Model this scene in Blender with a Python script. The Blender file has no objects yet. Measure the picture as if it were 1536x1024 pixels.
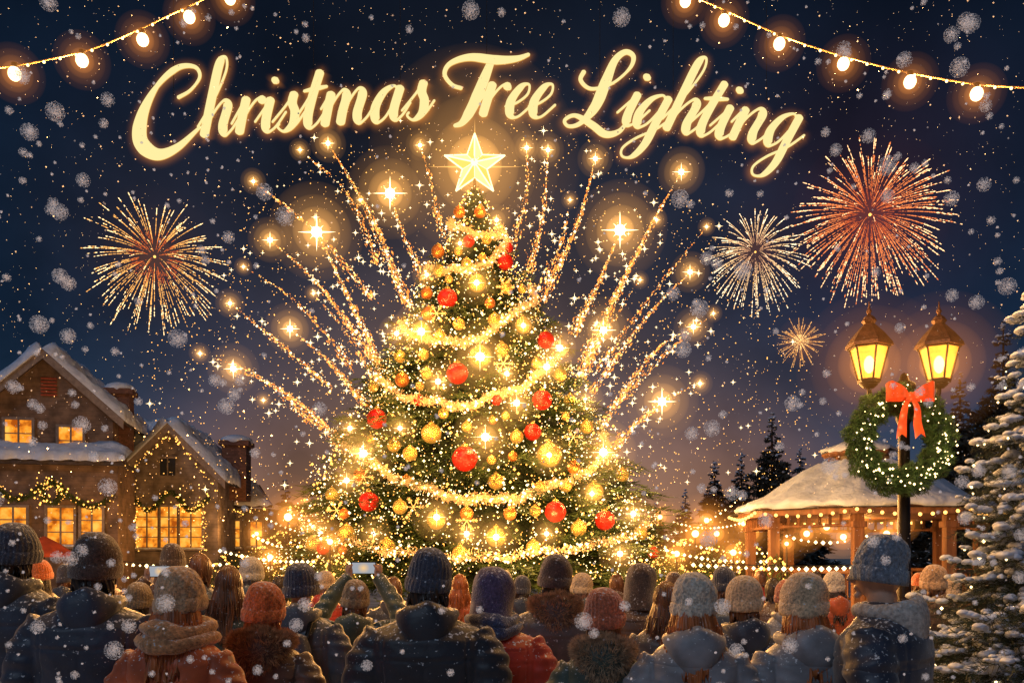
import bpy, math, random
import numpy as np
from mathutils import Vector, Matrix
random.seed(7); rng=np.random.default_rng(7)
D=bpy.data; sc=bpy.context.scene; COL=sc.collection
F=1330.0; CZ=1.75; HY=835.0
def W(px,py,d): return Vector(((px-768)*d/F, d, CZ+(HY-py)*d/F))
# ---------------------------------------------------------------- materials
def nd(t,k,**kw):
    n=t.nodes.new(k)
    for a,b in kw.items(): setattr(n,a,b)
    return n
MATS={}
def mat(name,col,rough=.6,metal=0,emit=None,es=0,var=0,vs=8,bump=0,bs=60,snow=0,quilt=0,alpha=1,stretch=(1,1,1),sheen=0,samp=True,trans=0,brick=None,siding=0,bd=.02):
    if name in MATS: return MATS[name]
    m=D.materials.new(name); m.use_nodes=True; t=m.node_tree; L=t.links
    b=t.nodes['Principled BSDF']
    b.inputs['Base Color'].default_value=(*col,1); b.inputs['Roughness'].default_value=rough; b.inputs['Metallic'].default_value=metal
    if alpha<1: b.inputs['Alpha'].default_value=alpha
    if sheen: b.inputs['Sheen Weight'].default_value=sheen
    if trans: b.inputs['Transmission Weight'].default_value=trans
    tc=nd(t,'ShaderNodeTexCoord'); mp=nd(t,'ShaderNodeMapping'); mp.inputs['Scale'].default_value=stretch
    L.new(tc.outputs['Object'],mp.inputs['Vector'])
    cur=None
    def mixc(fac,a,bcol):
        x=nd(t,'ShaderNodeMix',data_type='RGBA'); L.new(fac,x.inputs[0])
        if isinstance(a,tuple): x.inputs[6].default_value=(*a,1)
        else: L.new(a,x.inputs[6])
        if isinstance(bcol,tuple): x.inputs[7].default_value=(*bcol,1)
        else: L.new(bcol,x.inputs[7])
        return x.outputs[2]
    if brick:
        bt=nd(t,'ShaderNodeTexBrick'); bt.inputs['Scale'].default_value=brick
        bt.inputs['Color1'].default_value=(*col,1); bt.inputs['Color2'].default_value=(*[c*.6 for c in col],1); bt.inputs['Mortar'].default_value=(*[min(1,c*.35+.02) for c in col],1)
        mp.inputs['Rotation'].default_value=(math.pi/2,0,0)
        L.new(mp.outputs[0],bt.inputs['Vector']); cur=bt.outputs[0]
    if var:
        n=nd(t,'ShaderNodeTexNoise'); n.inputs['Scale'].default_value=vs; n.inputs['Detail'].default_value=6
        L.new(mp.outputs[0],n.inputs['Vector'])
        r=nd(t,'ShaderNodeMapRange'); r.inputs[1].default_value=.35; r.inputs[2].default_value=.65
        L.new(n.outputs[0],r.inputs[0])
        if cur is None: cur=mixc(r.outputs[0],tuple(c*(1-var) for c in col),tuple(min(1,c*(1+var)) for c in col))
        else:
            mm=nd(t,'ShaderNodeMix',data_type='RGBA',blend_type='MULTIPLY'); mm.inputs[0].default_value=var
            L.new(cur,mm.inputs[6]); L.new(r.outputs[0],mm.inputs[7]); cur=mm.outputs[2]
    hgt=None
    if bump:
        n2=nd(t,'ShaderNodeTexNoise'); n2.inputs['Scale'].default_value=bs; n2.inputs['Detail'].default_value=5
        L.new(mp.outputs[0],n2.inputs['Vector']); hgt=n2.outputs[0]
    if quilt or siding:
        w=nd(t,'ShaderNodeTexWave',wave_type='BANDS',bands_direction='Z',wave_profile='SAW' if siding else 'SIN')
        w.inputs['Scale'].default_value=quilt or siding; w.inputs['Distortion'].default_value=0.0 if siding else 1.2; w.inputs['Detail Scale'].default_value=2
        L.new(tc.outputs['Object'],w.inputs['Vector'])
        pw=nd(t,'ShaderNodeMath',operation='POWER'); L.new(w.outputs['Fac'],pw.inputs[0]); pw.inputs[1].default_value=.35
        if siding:
            dk=nd(t,'ShaderNodeMapRange'); L.new(w.outputs['Fac'],dk.inputs[0]); dk.inputs[2].default_value=.12; dk.inputs[3].default_value=.6; 
            mm=nd(t,'ShaderNodeMix',data_type='RGBA',blend_type='MULTIPLY'); mm.inputs[0].default_value=1
            if cur is None: mm.inputs[6].default_value=(*col,1)
            else: L.new(cur,mm.inputs[6])
            L.new(dk.outputs[0],mm.inputs[7]); cur=mm.outputs[2]
        if hgt is not None:
            ma=nd(t,'ShaderNodeMath',operation='MULTIPLY_ADD'); L.new(hgt,ma.inputs[0]); ma.inputs[1].default_value=.3; L.new(pw.outputs[0],ma.inputs[2]); hgt=ma.outputs[0]
        else: hgt=pw.outputs[0]
    if hgt is not None:
        bp=nd(t,'ShaderNodeBump'); bp.inputs['Strength'].default_value=min(1,bump or .6); bp.inputs['Distance'].default_value=.02 if quilt else bd
        L.new(hgt,bp.inputs['Height']); L.new(bp.outputs[0],b.inputs['Normal'])
    if snow:
        g=nd(t,'ShaderNodeNewGeometry'); s=nd(t,'ShaderNodeSeparateXYZ'); L.new(g.outputs['Normal'],s.inputs[0])
        n3=nd(t,'ShaderNodeTexNoise'); n3.inputs['Scale'].default_value=70; n3.inputs['Detail'].default_value=3; L.new(tc.outputs['Object'],n3.inputs['Vector'])
        ad=nd(t,'ShaderNodeMath',operation='MULTIPLY_ADD'); L.new(s.outputs[2],ad.inputs[0]); ad.inputs[1].default_value=.16*snow; L.new(n3.outputs[0],ad.inputs[2])
        rr=nd(t,'ShaderNodeMapRange'); L.new(ad.outputs[0],rr.inputs[0]); rr.inputs[1].default_value=.68; rr.inputs[2].default_value=.74
        cur=mixc(rr.outputs[0],cur if cur is not None else col,(.7,.74,.8))
    if cur is not None: L.new(cur,b.inputs['Base Color'])
    if emit: b.inputs['Emission Color'].default_value=(*emit,1); b.inputs['Emission Strength'].default_value=es
    if not samp: m.cycles.emission_sampling='NONE'
    MATS[name]=m; return m
def emat(name,col,s,samp=False):
    if name in MATS: return MATS[name]
    m=D.materials.new(name); m.use_nodes=True; t=m.node_tree; t.nodes.clear()
    e=nd(t,'ShaderNodeEmission'); e.inputs[0].default_value=(*col,1); e.inputs[1].default_value=s
    o=nd(t,'ShaderNodeOutputMaterial'); t.links.new(e.outputs[0],o.inputs[0])
    if not samp: m.cycles.emission_sampling='NONE'
    MATS[name]=m; return m
def vmat(col,s):  # volume that only glows, for painted bloom around lights
    k='bloom_%.2f_%.2f_%.4f'%(col[0],col[1],s)
    if k in MATS: return MATS[k]
    m=D.materials.new(k); m.use_nodes=True; t=m.node_tree; t.nodes.clear()
    e=nd(t,'ShaderNodeEmission'); e.inputs[0].default_value=(*col,1); e.inputs[1].default_value=s
    o=nd(t,'ShaderNodeOutputMaterial'); t.links.new(e.outputs[0],o.inputs['Volume'])
    MATS[k]=m; return m
# ---------------------------------------------------------------- mesh helpers
def fast(name,V,Q,mi=None,smooth=False):
    V=np.asarray(V,dtype=np.float32); Q=np.asarray(Q,dtype=np.int32); m,k=Q.shape
    me=D.meshes.new(name); me.vertices.add(len(V)); me.vertices.foreach_set('co',V.ravel())
    me.loops.add(m*k); me.loops.foreach_set('vertex_index',Q.ravel())
    me.polygons.add(m); me.polygons.foreach_set('loop_start',np.arange(0,m*k,k,dtype=np.int32))
    if mi is not None: me.polygons.foreach_set('material_index',np.asarray(mi,dtype=np.int32))
    me.polygons.foreach_set('use_smooth',np.full(m,smooth))
    me.update(calc_edges=True); return me
class MB:
    def __init__(s): s.v=[]; s.f=[]; s.m=[]; s.sm=[]
    def add(s,V,Fc,mi=0,sm=False):
        o=len(s.v); s.v+= [tuple(x) for x in V]; s.f+=[tuple(i+o for i in f) for f in Fc]; s.m+=[mi]*len(Fc); s.sm+=[sm]*len(Fc); return s
    def box(s,c,sz,mi=0,rot=None,taper=1):
        x,y,z=[a/2 for a in sz]; P=[]
        for k in (-1,1):
            q=taper if k>0 else 1
            for a,b in ((-1,-1),(1,-1),(1,1),(-1,1)):
                p=Vector((a*x*q,b*y*q,k*z)); 
                if rot is not None: p=rot@p
                P.append(p+Vector(c))
        return s.add(P,[(3,2,1,0),(4,5,6,7),(0,1,5,4),(1,2,6,5),(2,3,7,6),(3,0,4,7)],mi)
    def rings(s,R,mi=0,sm=True,cap=True):
        n=len(R[0]); V=[p for r in R for p in r]; Fc=[]
        for i in range(len(R)-1):
            for j in range(n): a=i*n+j; b=i*n+(j+1)%n; Fc.append((a,b,b+n,a+n))
        s.add(V,Fc,mi,sm)
        if cap:
            s.add(R[0],[tuple(range(n))[::-1]],mi,sm); s.add(R[-1],[tuple(range(n))],mi,sm)
        return s
    def lathe(s,prof,c=(0,0,0),n=24,mi=0,sm=True,sx=1,sy=1,ph=0):
        return s.rings([[(c[0]+r*sx*math.cos(2*math.pi*j/n+ph),c[1]+r*sy*math.sin(2*math.pi*j/n+ph),c[2]+z) for j in range(n)] for r,z in prof],mi,sm)
    def tube(s,P,R,n=8,mi=0,sm=True,cap=True,flat=1):
        P=[Vector(p) for p in P]
        if not hasattr(R,'__len__'): R=[R]*len(P)
        rs=[]; up=None
        for i,p in enumerate(P):
            t=(P[min(i+1,len(P)-1)]-P[max(i-1,0)]).normalized()
            if up is None:
                up=Vector((0,0,1)) if abs(t.z)<.9 else Vector((0,1,0))
            a=t.cross(up).normalized(); u=a.cross(t).normalized(); up=u
            rs.append([p+(a*math.cos(2*math.pi*j/n)+u*flat*math.sin(2*math.pi*j/n))*R[i] for j in range(n)])
        return s.rings(rs,mi,sm,cap)
    def sph(s,c,r,mi=0,n=16,m=10,sm=True):
        if not hasattr(r,'__len__'): r=(r,r,r)
        R=[[(c[0]+r[0]*math.sin(math.pi*i/m)*math.cos(2*math.pi*j/n),c[1]+r[1]*math.sin(math.pi*i/m)*math.sin(2*math.pi*j/n),c[2]-r[2]*math.cos(math.pi*i/m)) for j in range(n)] for i in range(1,m)]
        s.rings(R,mi,sm,False)
        o=(c[0],c[1],c[2]-r[2]); t=(c[0],c[1],c[2]+r[2])
        s.add([o]+R[0],[(0,1+(j+1)%n,1+j) for j in range(n)],mi,sm); s.add([t]+R[-1],[(0,1+j,1+(j+1)%n) for j in range(n)],mi,sm); return s
    def mesh(s,name):
        me=D.meshes.new(name); me.from_pydata([tuple(v) for v in s.v],[],s.f); me.polygons.foreach_set('material_index',s.m); me.polygons.foreach_set('use_smooth',s.sm); me.update(); return me
def ob(name,me,mats=(),parent=None,loc=(0,0,0),rz=0,scale=1):
    if isinstance(me,MB): me=me.mesh(name)
    if me is not None and not len(me.materials):
        for m in mats: me.materials.append(m)
    o=D.objects.new(name,me); COL.objects.link(o); o.location=loc; o.rotation_euler=(0,0,rz)
    if scale!=1: o.scale=(scale,)*3
    if parent: o.parent=parent
    return o
def top(o,label,cat,group=None,stuff=False):
    o['label']=label; o['category']=cat
    if group: o['group']=group
    if stuff: o['kind']='stuff'
    return o
def emp(name,loc,rz=0):
    e=D.objects.new(name,None); COL.objects.link(e); e.location=loc; e.rotation_euler=(0,0,rz); e.empty_display_size=.2; return e
def light(loc,en,col=(1,.55,.18),r=.1,name='glow_light',parent=None):
    l=D.lights.new(name,'POINT'); l.energy=en; l.color=col; l.shadow_soft_size=r
    o=D.objects.new(name,l); COL.objects.link(o); o.location=loc
    if parent: o.parent=parent
    return o
_hs={}
def halo(parent,loc,R,col,peak,layers=3):  # nested glowing balls imitate bloom around a light
    ws={1:[(1,1)],2:[(1,.3),(.6,.7)],3:[(1,.12),(.66,.28),(.36,.6)],4:[(1,.06),(.74,.12),(.5,.25),(.3,.57)],5:[(1,.035),(.8,.055),(.6,.11),(.42,.22),(.26,.58)]}[layers]
    for f,w in ws:
        k=(round(R*f,3),round(peak*w,3),col)
        if k not in _hs:
            _hs[k]=MB().sph((0,0,0),R*f,0,24,16).mesh('glow'); _hs[k].materials.append(vmat(col,peak*w/(2*R*f)))
        ob('glow',_hs[k],(),parent,loc)
OCT=np.array([(1,0,0),(-1,0,0),(0,1,0),(0,-1,0),(0,0,1),(0,0,-1)],float)
OCF=np.array([(0,2,4),(2,1,4),(1,3,4),(3,0,4),(2,0,5),(1,2,5),(3,1,5),(0,3,5)])
def octas(P,S):
    P=np.asarray(P,float); S=np.asarray(S,float)
    if S.ndim==1: S=S[:,None]*np.ones((1,3))
    V=(OCT[None]*S[:,None,:]+P[:,None,:]).reshape(-1,3); Q=(OCF[None]+6*np.arange(len(P))[:,None,None]).reshape(-1,3); return V,Q
def dashes(P,Dr,Ln,r):
    P=np.asarray(P,float);Dr=np.asarray(Dr,float);Dr=Dr/np.linalg.norm(Dr,axis=1)[:,None]
    a=np.cross(Dr,[0.01,1,.02]); a/=np.linalg.norm(a,axis=1)[:,None]; b=np.cross(Dr,a)
    Ln=np.asarray(Ln)[:,None]; r=np.asarray(r)[:,None]
    V=np.stack([P+Dr*Ln,P-Dr*Ln,P+a*r,P-a*r,P+b*r,P-b*r],1).reshape(-1,3)
    Q=(OCF[None]+6*np.arange(len(P))[:,None,None]).reshape(-1,3); return V,Q
def spikes(P,S,w=.06):
    Ps=[];Ds=[];Ls=[];Rs=[]
    for p,s in zip(P,S):
        for d,l in (((1,0,0),1),((0,0,1),1),((.7,0,.7),.5),((.7,0,-.7),.5),((0,1,0),.6)):
            Ps.append(p);Ds.append(d);Ls.append(l*s);Rs.append(w*s)
    return dashes(np.array(Ps,float).reshape(-1,3),Ds,Ls,Rs)
def cat(L):
    V=[];Q=[];o=0;M=[]
    for i,(v,q) in enumerate(L):
        if len(v)==0: continue
        V.append(v);Q.append(np.asarray(q)+o);o+=len(v);M+=[i]*len(q)
    return np.concatenate(V),np.concatenate(Q),M
def inst(TV,TQ,Ms,Os):
    n=len(Os); V=np.einsum('nij,vj->nvi',Ms,TV)+np.asarray(Os)[:,None,:]
    Q=TQ[None]+len(TV)*np.arange(n)[:,None,None]; return V.reshape(-1,3),Q.reshape(-1,TQ.shape[1])
M_snow=mat('snow',(.58,.68,.88),.7,var=.12,vs=2.5,bump=.6,bs=9,bd=.05)
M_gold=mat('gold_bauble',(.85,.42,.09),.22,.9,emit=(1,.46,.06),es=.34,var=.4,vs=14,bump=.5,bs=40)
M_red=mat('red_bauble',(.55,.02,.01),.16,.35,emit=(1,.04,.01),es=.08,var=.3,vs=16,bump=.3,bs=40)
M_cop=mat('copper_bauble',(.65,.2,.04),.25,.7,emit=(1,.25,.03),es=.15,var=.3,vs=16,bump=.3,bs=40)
M_dark=mat('dark_iron',(.03,.025,.022),.4,.7,bump=.3,bs=60)
M_bulb=emat('warm_bulb',(1,.66,.25),5)
M_fairy=emat('fairy_light',(1,.42,.07),4)
M_fairyw=emat('fairy_light_white',(1,.70,.30),6)
M_green=mat('conifer_needles',(.038,.066,.016),.6,var=.6,vs=1.6)
M_bark=mat('bark',(.06,.035,.02),.9,bump=.8,bs=25,var=.4)
GOLD=(1,.46,.10); ORG=(1,.33,.05)
# ---------------------------------------------------------------- camera, world
cam=D.cameras.new('camera'); co=D.objects.new('camera',cam); COL.objects.link(co)
cam.lens=F/1536*36; cam.sensor_width=36; cam.shift_y=(HY-512)/1536; co.location=(0,0,CZ); co.rotation_euler=(math.pi/2,0,0)
cam.clip_end=3000; cam.clip_start=.05; sc.camera=co
sc.view_settings.view_transform='Standard'; sc.view_settings.look='None'; sc.view_settings.exposure=0
w=D.worlds.new('World'); sc.world=w; w.use_nodes=True; t=w.node_tree; L=t.links; t.nodes.clear()
tc=nd(t,'ShaderNodeTexCoord'); sp=nd(t,'ShaderNodeSeparateXYZ'); L.new(tc.outputs['Generated'],sp.inputs[0])
cr=nd(t,'ShaderNodeValToRGB'); L.new(sp.outputs[2],cr.inputs[0]); e=cr.color_ramp.elements
e[0].position=0; e[0].color=(.060,.058,.068,1); e[1].position=.58; e[1].color=(.0020,.0045,.0105,1)
for p,c in ((.045,(.030,.050,.085)),(.12,(.014,.038,.080)),(.25,(.0065,.021,.050)),(.42,(.0034,.0092,.022))):
    q=e.new(p); q.color=(*c,1)
nz=nd(t,'ShaderNodeTexNoise'); nz.inputs['Scale'].default_value=5; nz.inputs['Detail'].default_value=8; L.new(tc.outputs['Generated'],nz.inputs['Vector'])
mr=nd(t,'ShaderNodeMapRange'); L.new(nz.outputs[0],mr.inputs[0]); mr.inputs[1].default_value=.3; mr.inputs[2].default_value=.7; mr.inputs[3].default_value=.55; mr.inputs[4].default_value=1.45
mx=nd(t,'ShaderNodeMix',data_type='RGBA',blend_type='MULTIPLY'); mx.inputs[0].default_value=1; L.new(cr.outputs[0],mx.inputs[6]); L.new(mr.outputs[0],mx.inputs[7])
cur=mx.outputs[2]
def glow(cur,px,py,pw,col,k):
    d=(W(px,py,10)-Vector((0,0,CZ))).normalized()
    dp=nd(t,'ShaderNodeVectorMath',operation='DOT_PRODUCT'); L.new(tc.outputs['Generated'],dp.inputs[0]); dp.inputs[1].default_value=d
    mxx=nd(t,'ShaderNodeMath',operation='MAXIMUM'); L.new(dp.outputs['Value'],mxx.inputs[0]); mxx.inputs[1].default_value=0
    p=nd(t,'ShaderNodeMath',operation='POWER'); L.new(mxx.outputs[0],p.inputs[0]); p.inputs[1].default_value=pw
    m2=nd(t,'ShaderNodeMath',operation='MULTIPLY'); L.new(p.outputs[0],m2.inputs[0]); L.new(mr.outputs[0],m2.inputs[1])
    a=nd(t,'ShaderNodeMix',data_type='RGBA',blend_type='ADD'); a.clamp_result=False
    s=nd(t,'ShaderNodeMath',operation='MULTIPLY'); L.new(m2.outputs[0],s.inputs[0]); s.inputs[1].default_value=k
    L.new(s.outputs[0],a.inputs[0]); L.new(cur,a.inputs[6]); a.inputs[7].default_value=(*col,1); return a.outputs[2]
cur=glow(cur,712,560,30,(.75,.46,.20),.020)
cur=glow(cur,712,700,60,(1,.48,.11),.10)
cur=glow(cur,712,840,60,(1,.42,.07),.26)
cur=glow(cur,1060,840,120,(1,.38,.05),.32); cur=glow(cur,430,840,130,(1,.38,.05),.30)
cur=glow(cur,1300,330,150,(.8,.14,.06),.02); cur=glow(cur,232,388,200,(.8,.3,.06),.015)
bg=nd(t,'ShaderNodeBackground'); L.new(cur,bg.inputs[0]); bg.inputs[1].default_value=1
wo=nd(t,'ShaderNodeOutputWorld'); L.new(bg.outputs[0],wo.inputs[0])
sn=D.lights.new('cool_fill','SUN'); sn.energy=.48; sn.angle=.3; sn.color=(.62,.78,1); so=D.objects.new('cool_fill',sn); COL.objects.link(so); so.rotation_euler=(math.radians(52),0,math.radians(-28))  # added cool fill from behind the camera to show the crowd's backs
# ---------------------------------------------------------------- ground
M_gr=mat('trodden_snow',(.42,.43,.46),.8,var=.35,vs=.6,bump=.6,bs=3)
g=ob('ground',fast('ground',[(-600,-40,0),(600,-40,0),(600,900,0),(-600,900,0)],[(0,1,2,3)]),(M_gr,)); g['kind']='structure'
# ---------------------------------------------------------------- lettering added for the title sign
def catmull(P,n=14):
    P=[np.array(p,float) for p in P]; P=[2*P[0]-P[1]]+P+[2*P[-1]-P[-2]]; out=[]
    for i in range(1,len(P)-2):
        a,b,c,d=P[i-1:i+3]
        for k in range(n):
            u=k/n; out.append(.5*((2*b)+(-a+c)*u+(2*a-5*b+4*c-d)*u*u+(-a+3*b-3*c+d)*u**3))
    out.append(P[-2]); return np.array(out)
def resamp(C,step):
    s=np.r_[0,np.cumsum(np.linalg.norm(np.diff(C,axis=0),axis=1))]; n=max(4,int(s[-1]/step)); u=np.linspace(0,s[-1],n)
    return np.stack([np.interp(u,s,C[:,i]) for i in range(C.shape[1])],1),u
M_let=emat('title_cream_glow',(1,.84,.36),1.04,True)  # flat glow colours for the added title letters
M_lets=emat('title_edge_glow',(1,.50,.10),.8)
m=D.materials.new('painted_letter_halo'); m.use_nodes=True; t=m.node_tree; t.nodes.clear(); M_glowp=m; m.cycles.emission_sampling='NONE'  # emission fades outward: a painted halo around the letters
at=nd(t,'ShaderNodeAttribute',attribute_name='fall'); pw=nd(t,'ShaderNodeMath',operation='POWER'); t.links.new(at.outputs['Fac'],pw.inputs[0]); pw.inputs[1].default_value=2.6
ml=nd(t,'ShaderNodeMath',operation='MULTIPLY'); t.links.new(pw.outputs[0],ml.inputs[0]); ml.inputs[1].default_value=.19
ee=nd(t,'ShaderNodeEmission'); ee.inputs[0].default_value=(1,.33,.04,1); t.links.new(ml.outputs[0],ee.inputs[1])
tr=nd(t,'ShaderNodeBsdfTransparent'); aa=nd(t,'ShaderNodeAddShader'); t.links.new(ee.outputs[0],aa.inputs[0]); t.links.new(tr.outputs[0],aa.inputs[1])
oo=nd(t,'ShaderNodeOutputMaterial'); t.links.new(aa.outputs[0],oo.inputs[0])
caption=emp('title_lettering',(0,22,10)); top(caption,'glowing cream script lettering reading Christmas Tree Lighting as an added title caption above the tree','caption')  # title caption built as added glowing lettering over the square
SD=22.0
def px2l(P,y): return [((a-768)*SD/F,y,CZ-10+(HY-b)*SD/F) for a,b in P]
def stroke(mb,gl,pts,wmin=3.6,wmax=14,ws=None,k=0):
    C=catmull(pts); C,u=resamp(C,1.4); T=np.gradient(C,axis=0); T/=np.linalg.norm(T,axis=1)[:,None]+1e-9
    if ws is None:
        dn=np.clip(T[:,1],0,1); wv=wmin+(wmax-wmin)*dn**1.5
        ker=np.hanning(11); ker/=ker.sum(); wv=np.convolve(np.pad(wv,5,mode='edge'),ker,'valid')
    else: wv=np.interp(np.linspace(0,1,len(u)),np.linspace(0,1,len(ws)),ws)
    N=np.stack([-T[:,1],T[:,0]],1)
    def cap(u,wv,r0):
        e=np.minimum(u,u[-1]-u); r=np.maximum(wv*.5,1e-3)*r0
        return np.sqrt(np.clip(1-(1-np.clip(e/r,0,1))**2,0.02,1))
    hw=wv/2*cap(u,wv,.8); n=len(C); yo=-.02-.0012*k
    A=px2l(C+N*hw[:,None],yo); B=px2l(C-N*hw[:,None],yo); A2=px2l(C+N*hw[:,None],.01); B2=px2l(C-N*hw[:,None],.01)
    mb.add(A+B,[(i,i+1,n+i+1,n+i) for i in range(n-1)],0)
    mb.add(A+A2,[(i,i+1,n+i+1,n+i) for i in range(n-1)],1); mb.add(B+B2,[(i,i+1,n+i+1,n+i) for i in range(n-1)],1); mb.add(A2+B2,[(i,i+1,n+i+1,n+i) for i in range(n-1)],1)
    G=15
    Ce=np.concatenate([C[0]-T[0]*np.linspace(G,2,6)[:,None],C,C[-1]+T[-1]*np.linspace(2,G,6)[:,None]])
    he=np.concatenate([np.full(6,hw[0]),hw,np.full(6,hw[-1])]); Ne=np.concatenate([np.repeat(N[:1],6,0),N,np.repeat(N[-1:],6,0)])
    el=np.concatenate([np.linspace(0,.85,6),np.ones(n),np.linspace(.85,0,6)])
    V=[];fl=[]
    for off,sg,f in ((G,-1,0),(G*.5,-1,.5),(0,-1,1),(0,1,1),(G*.5,1,.5),(G,1,0)):
        V+=px2l(Ce+Ne*(sg*(he+off))[:,None],.05+.003*k); fl.append(f*el)
    m_=len(Ce); gl[0].append((np.array(V),np.array([(r*m_+i,r*m_+i+1,(r+1)*m_+i+1,(r+1)*m_+i) for r in range(5) for i in range(m_-1)]))); gl[1].append(np.concatenate(fl))
GL={
'i':[[(-.2,.3),(.08,.8),(.16,1.02)],[(.16,1.02),(.14,.3),(.26,.0),(.48,.12),(.72,.55)]],
'n':[[(-.12,.5),(.06,.9),(.14,1.03)],[(.14,1.03),(.12,.5),(.12,-.02)],[(.12,.05),(.25,.65),(.5,1.02),(.68,.85),(.64,.3),(.76,0),(.96,.15),(1.15,.55)]],
'm':[[(-.12,.5),(.06,.9),(.12,1.03)],[(.12,1.03),(.1,.5),(.1,-.02)],[(.1,.05),(.22,.65),(.45,1.02),(.6,.85),(.57,.4),(.57,-.02)],[(.57,.05),(.7,.65),(.92,1.02),(1.08,.85),(1.03,.3),(1.15,0),(1.35,.15),(1.52,.5)]],
'r':[[(-.2,.3),(.02,.85),(.12,1.1)],[(.12,1.1),(.1,.5),(.1,-.03)],[(.1,.1),(.22,.6),(.42,.95),(.6,1.0),(.62,.82)]],
's':[[(-.15,.25),(.2,.75),(.38,1.12)],[(.38,1.12),(.36,.8),(.5,.5),(.5,.15),(.28,-.04),(.06,.1),(.1,.22)],[(.4,.02),(.6,.12),(.82,.5)]],
'a':[[(.66,.88),(.5,1.02),(.22,.85),(.06,.42),(.18,.0),(.42,.12),(.62,.6),(.7,1.0)],[(.72,1.02),(.64,.3),(.76,0),(.95,.15),(1.12,.5)]],
'e':[[(-.1,.3),(.25,.42),(.52,.7),(.48,1.0),(.26,.95),(.06,.5),(.16,.05),(.42,-.02),(.78,.38)]],
't':[[(-.2,.3),(.1,.9),(.26,1.5)],[(.3,1.7),(.2,.9),(.18,.3),(.3,0),(.5,.12),(.7,.5)],[(-.12,1.1),(.2,1.14),(.62,1.18)]],
'h':[[(-.15,.3),(.2,1.1),(.4,1.9),(.32,2.3),(.16,2.15),(.12,1.2),(.1,-.02)],[(.1,.05),(.25,.65),(.5,1.02),(.66,.85),(.62,.3),(.74,0),(.92,.15),(1.1,.5)]],
'g':[[(.66,.88),(.5,1.02),(.22,.85),(.06,.42),(.18,.0),(.42,.12),(.62,.6),(.7,1.0)],[(.72,1.02),(.66,.2),(.62,-.5),(.42,-.92),(.14,-.95),(.04,-.7),(.3,-.35),(.75,.0),(1.1,.45)]],
}
kc=[0]
def letter(ch,x,y,ang,S=50,strokes=None,dot=None):
    mb=MB(); gl=([],[])
    if strokes is None:
        ca,sa=math.cos(ang),math.sin(ang); strokes=[]
        def tf(p):
            a=(p[0]+.30*p[1])*S; b=p[1]*S; return (x+a*ca-b*sa, y-(a*sa+b*ca))
        for s in GL[ch]: strokes.append([tf(p) for p in s])
        if ch=='i': dot=tf((.2,1.5))
        if ch=='t': strokes[2]=(strokes[2],[4,6.5,7,4])
    for s in strokes:
        if isinstance(s,tuple): stroke(mb,gl,s[0],ws=s[1],k=kc[0]%6)
        else: stroke(mb,gl,s,k=kc[0]%6)
        kc[0]+=1
    if dot: stroke(mb,gl,[(dot[0]+3,dot[1]-4),(dot[0],dot[1]),(dot[0]-3,dot[1]+5)],ws=[11,13,10])
    o=ob('letter',mb,(M_let,M_lets),caption)
    V,Q,_=cat(gl[0]); me=fast('painted_halo',V,Q); a=me.attributes.new('fall','FLOAT','POINT'); a.data.foreach_set('value',np.concatenate(gl[1]).astype(np.float32))
    ob('painted_halo',me,(M_glowp,),o)
letter('C',0,0,0,strokes=[([(266,148),(286,136),(300,116),(292,101),(266,103),(236,130),(214,173),(211,212),(235,232),(266,222),(302,190)],[6,4,6,10,7,14,21,23,15,9,4])])
for ch,x in (('h',301),('r',354),('i',389),('s',413),('t',450),('m',482),('a',556),('s',607)):
    letter(ch,x,207-(x-300)*.088,math.radians(6))
letter('T',0,0,0,strokes=[([(694,134),(678,128),(667,112),(676,96),(705,87),(745,91),(775,89),(795,82)],[6,6,7,10,13,14,10,5]),([(738,90),(724,125),(709,160),(694,184),(680,190)],[10,15,17,15,5])])
for ch,x in (('r',719),('e',757),('e',792)): letter(ch,x,175,0,47)
letter('L',0,0,0,strokes=[([(877,106),(871,121),(887,134),(918,126),(944,104),(950,86),(938,79),(922,92),(908,125),(893,160),(871,185),(853,190),(847,181),(863,174),(888,188),(908,202),(928,198),(942,182)],[7,6,5,4,4,7,9,12,16,17,14,7,5,6,11,12,8,4])])
for ch,x in (('i',928),('g',947),('h',993),('t',1037),('i',1067),('n',1091),('g',1143)):
    letter(ch,x,186+(x-926)*.14,math.radians(-8))
wr=MB()
for x in (260,470,600,730,900,1010,1150):
    a=px2l([(x,150 if x!=730 else 100)],.02)[0]; wr.tube([a,(a[0],a[1],a[2]+7.5)],.006,4)
wr.tube([px2l([(100+i*125,-330-20*math.sin(math.pi*i/10))],.02)[0] for i in range(11)],.02,5)
ob('added_wire',wr,(M_dark,),caption)  # wires and cable invented to hold up the added title
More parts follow.
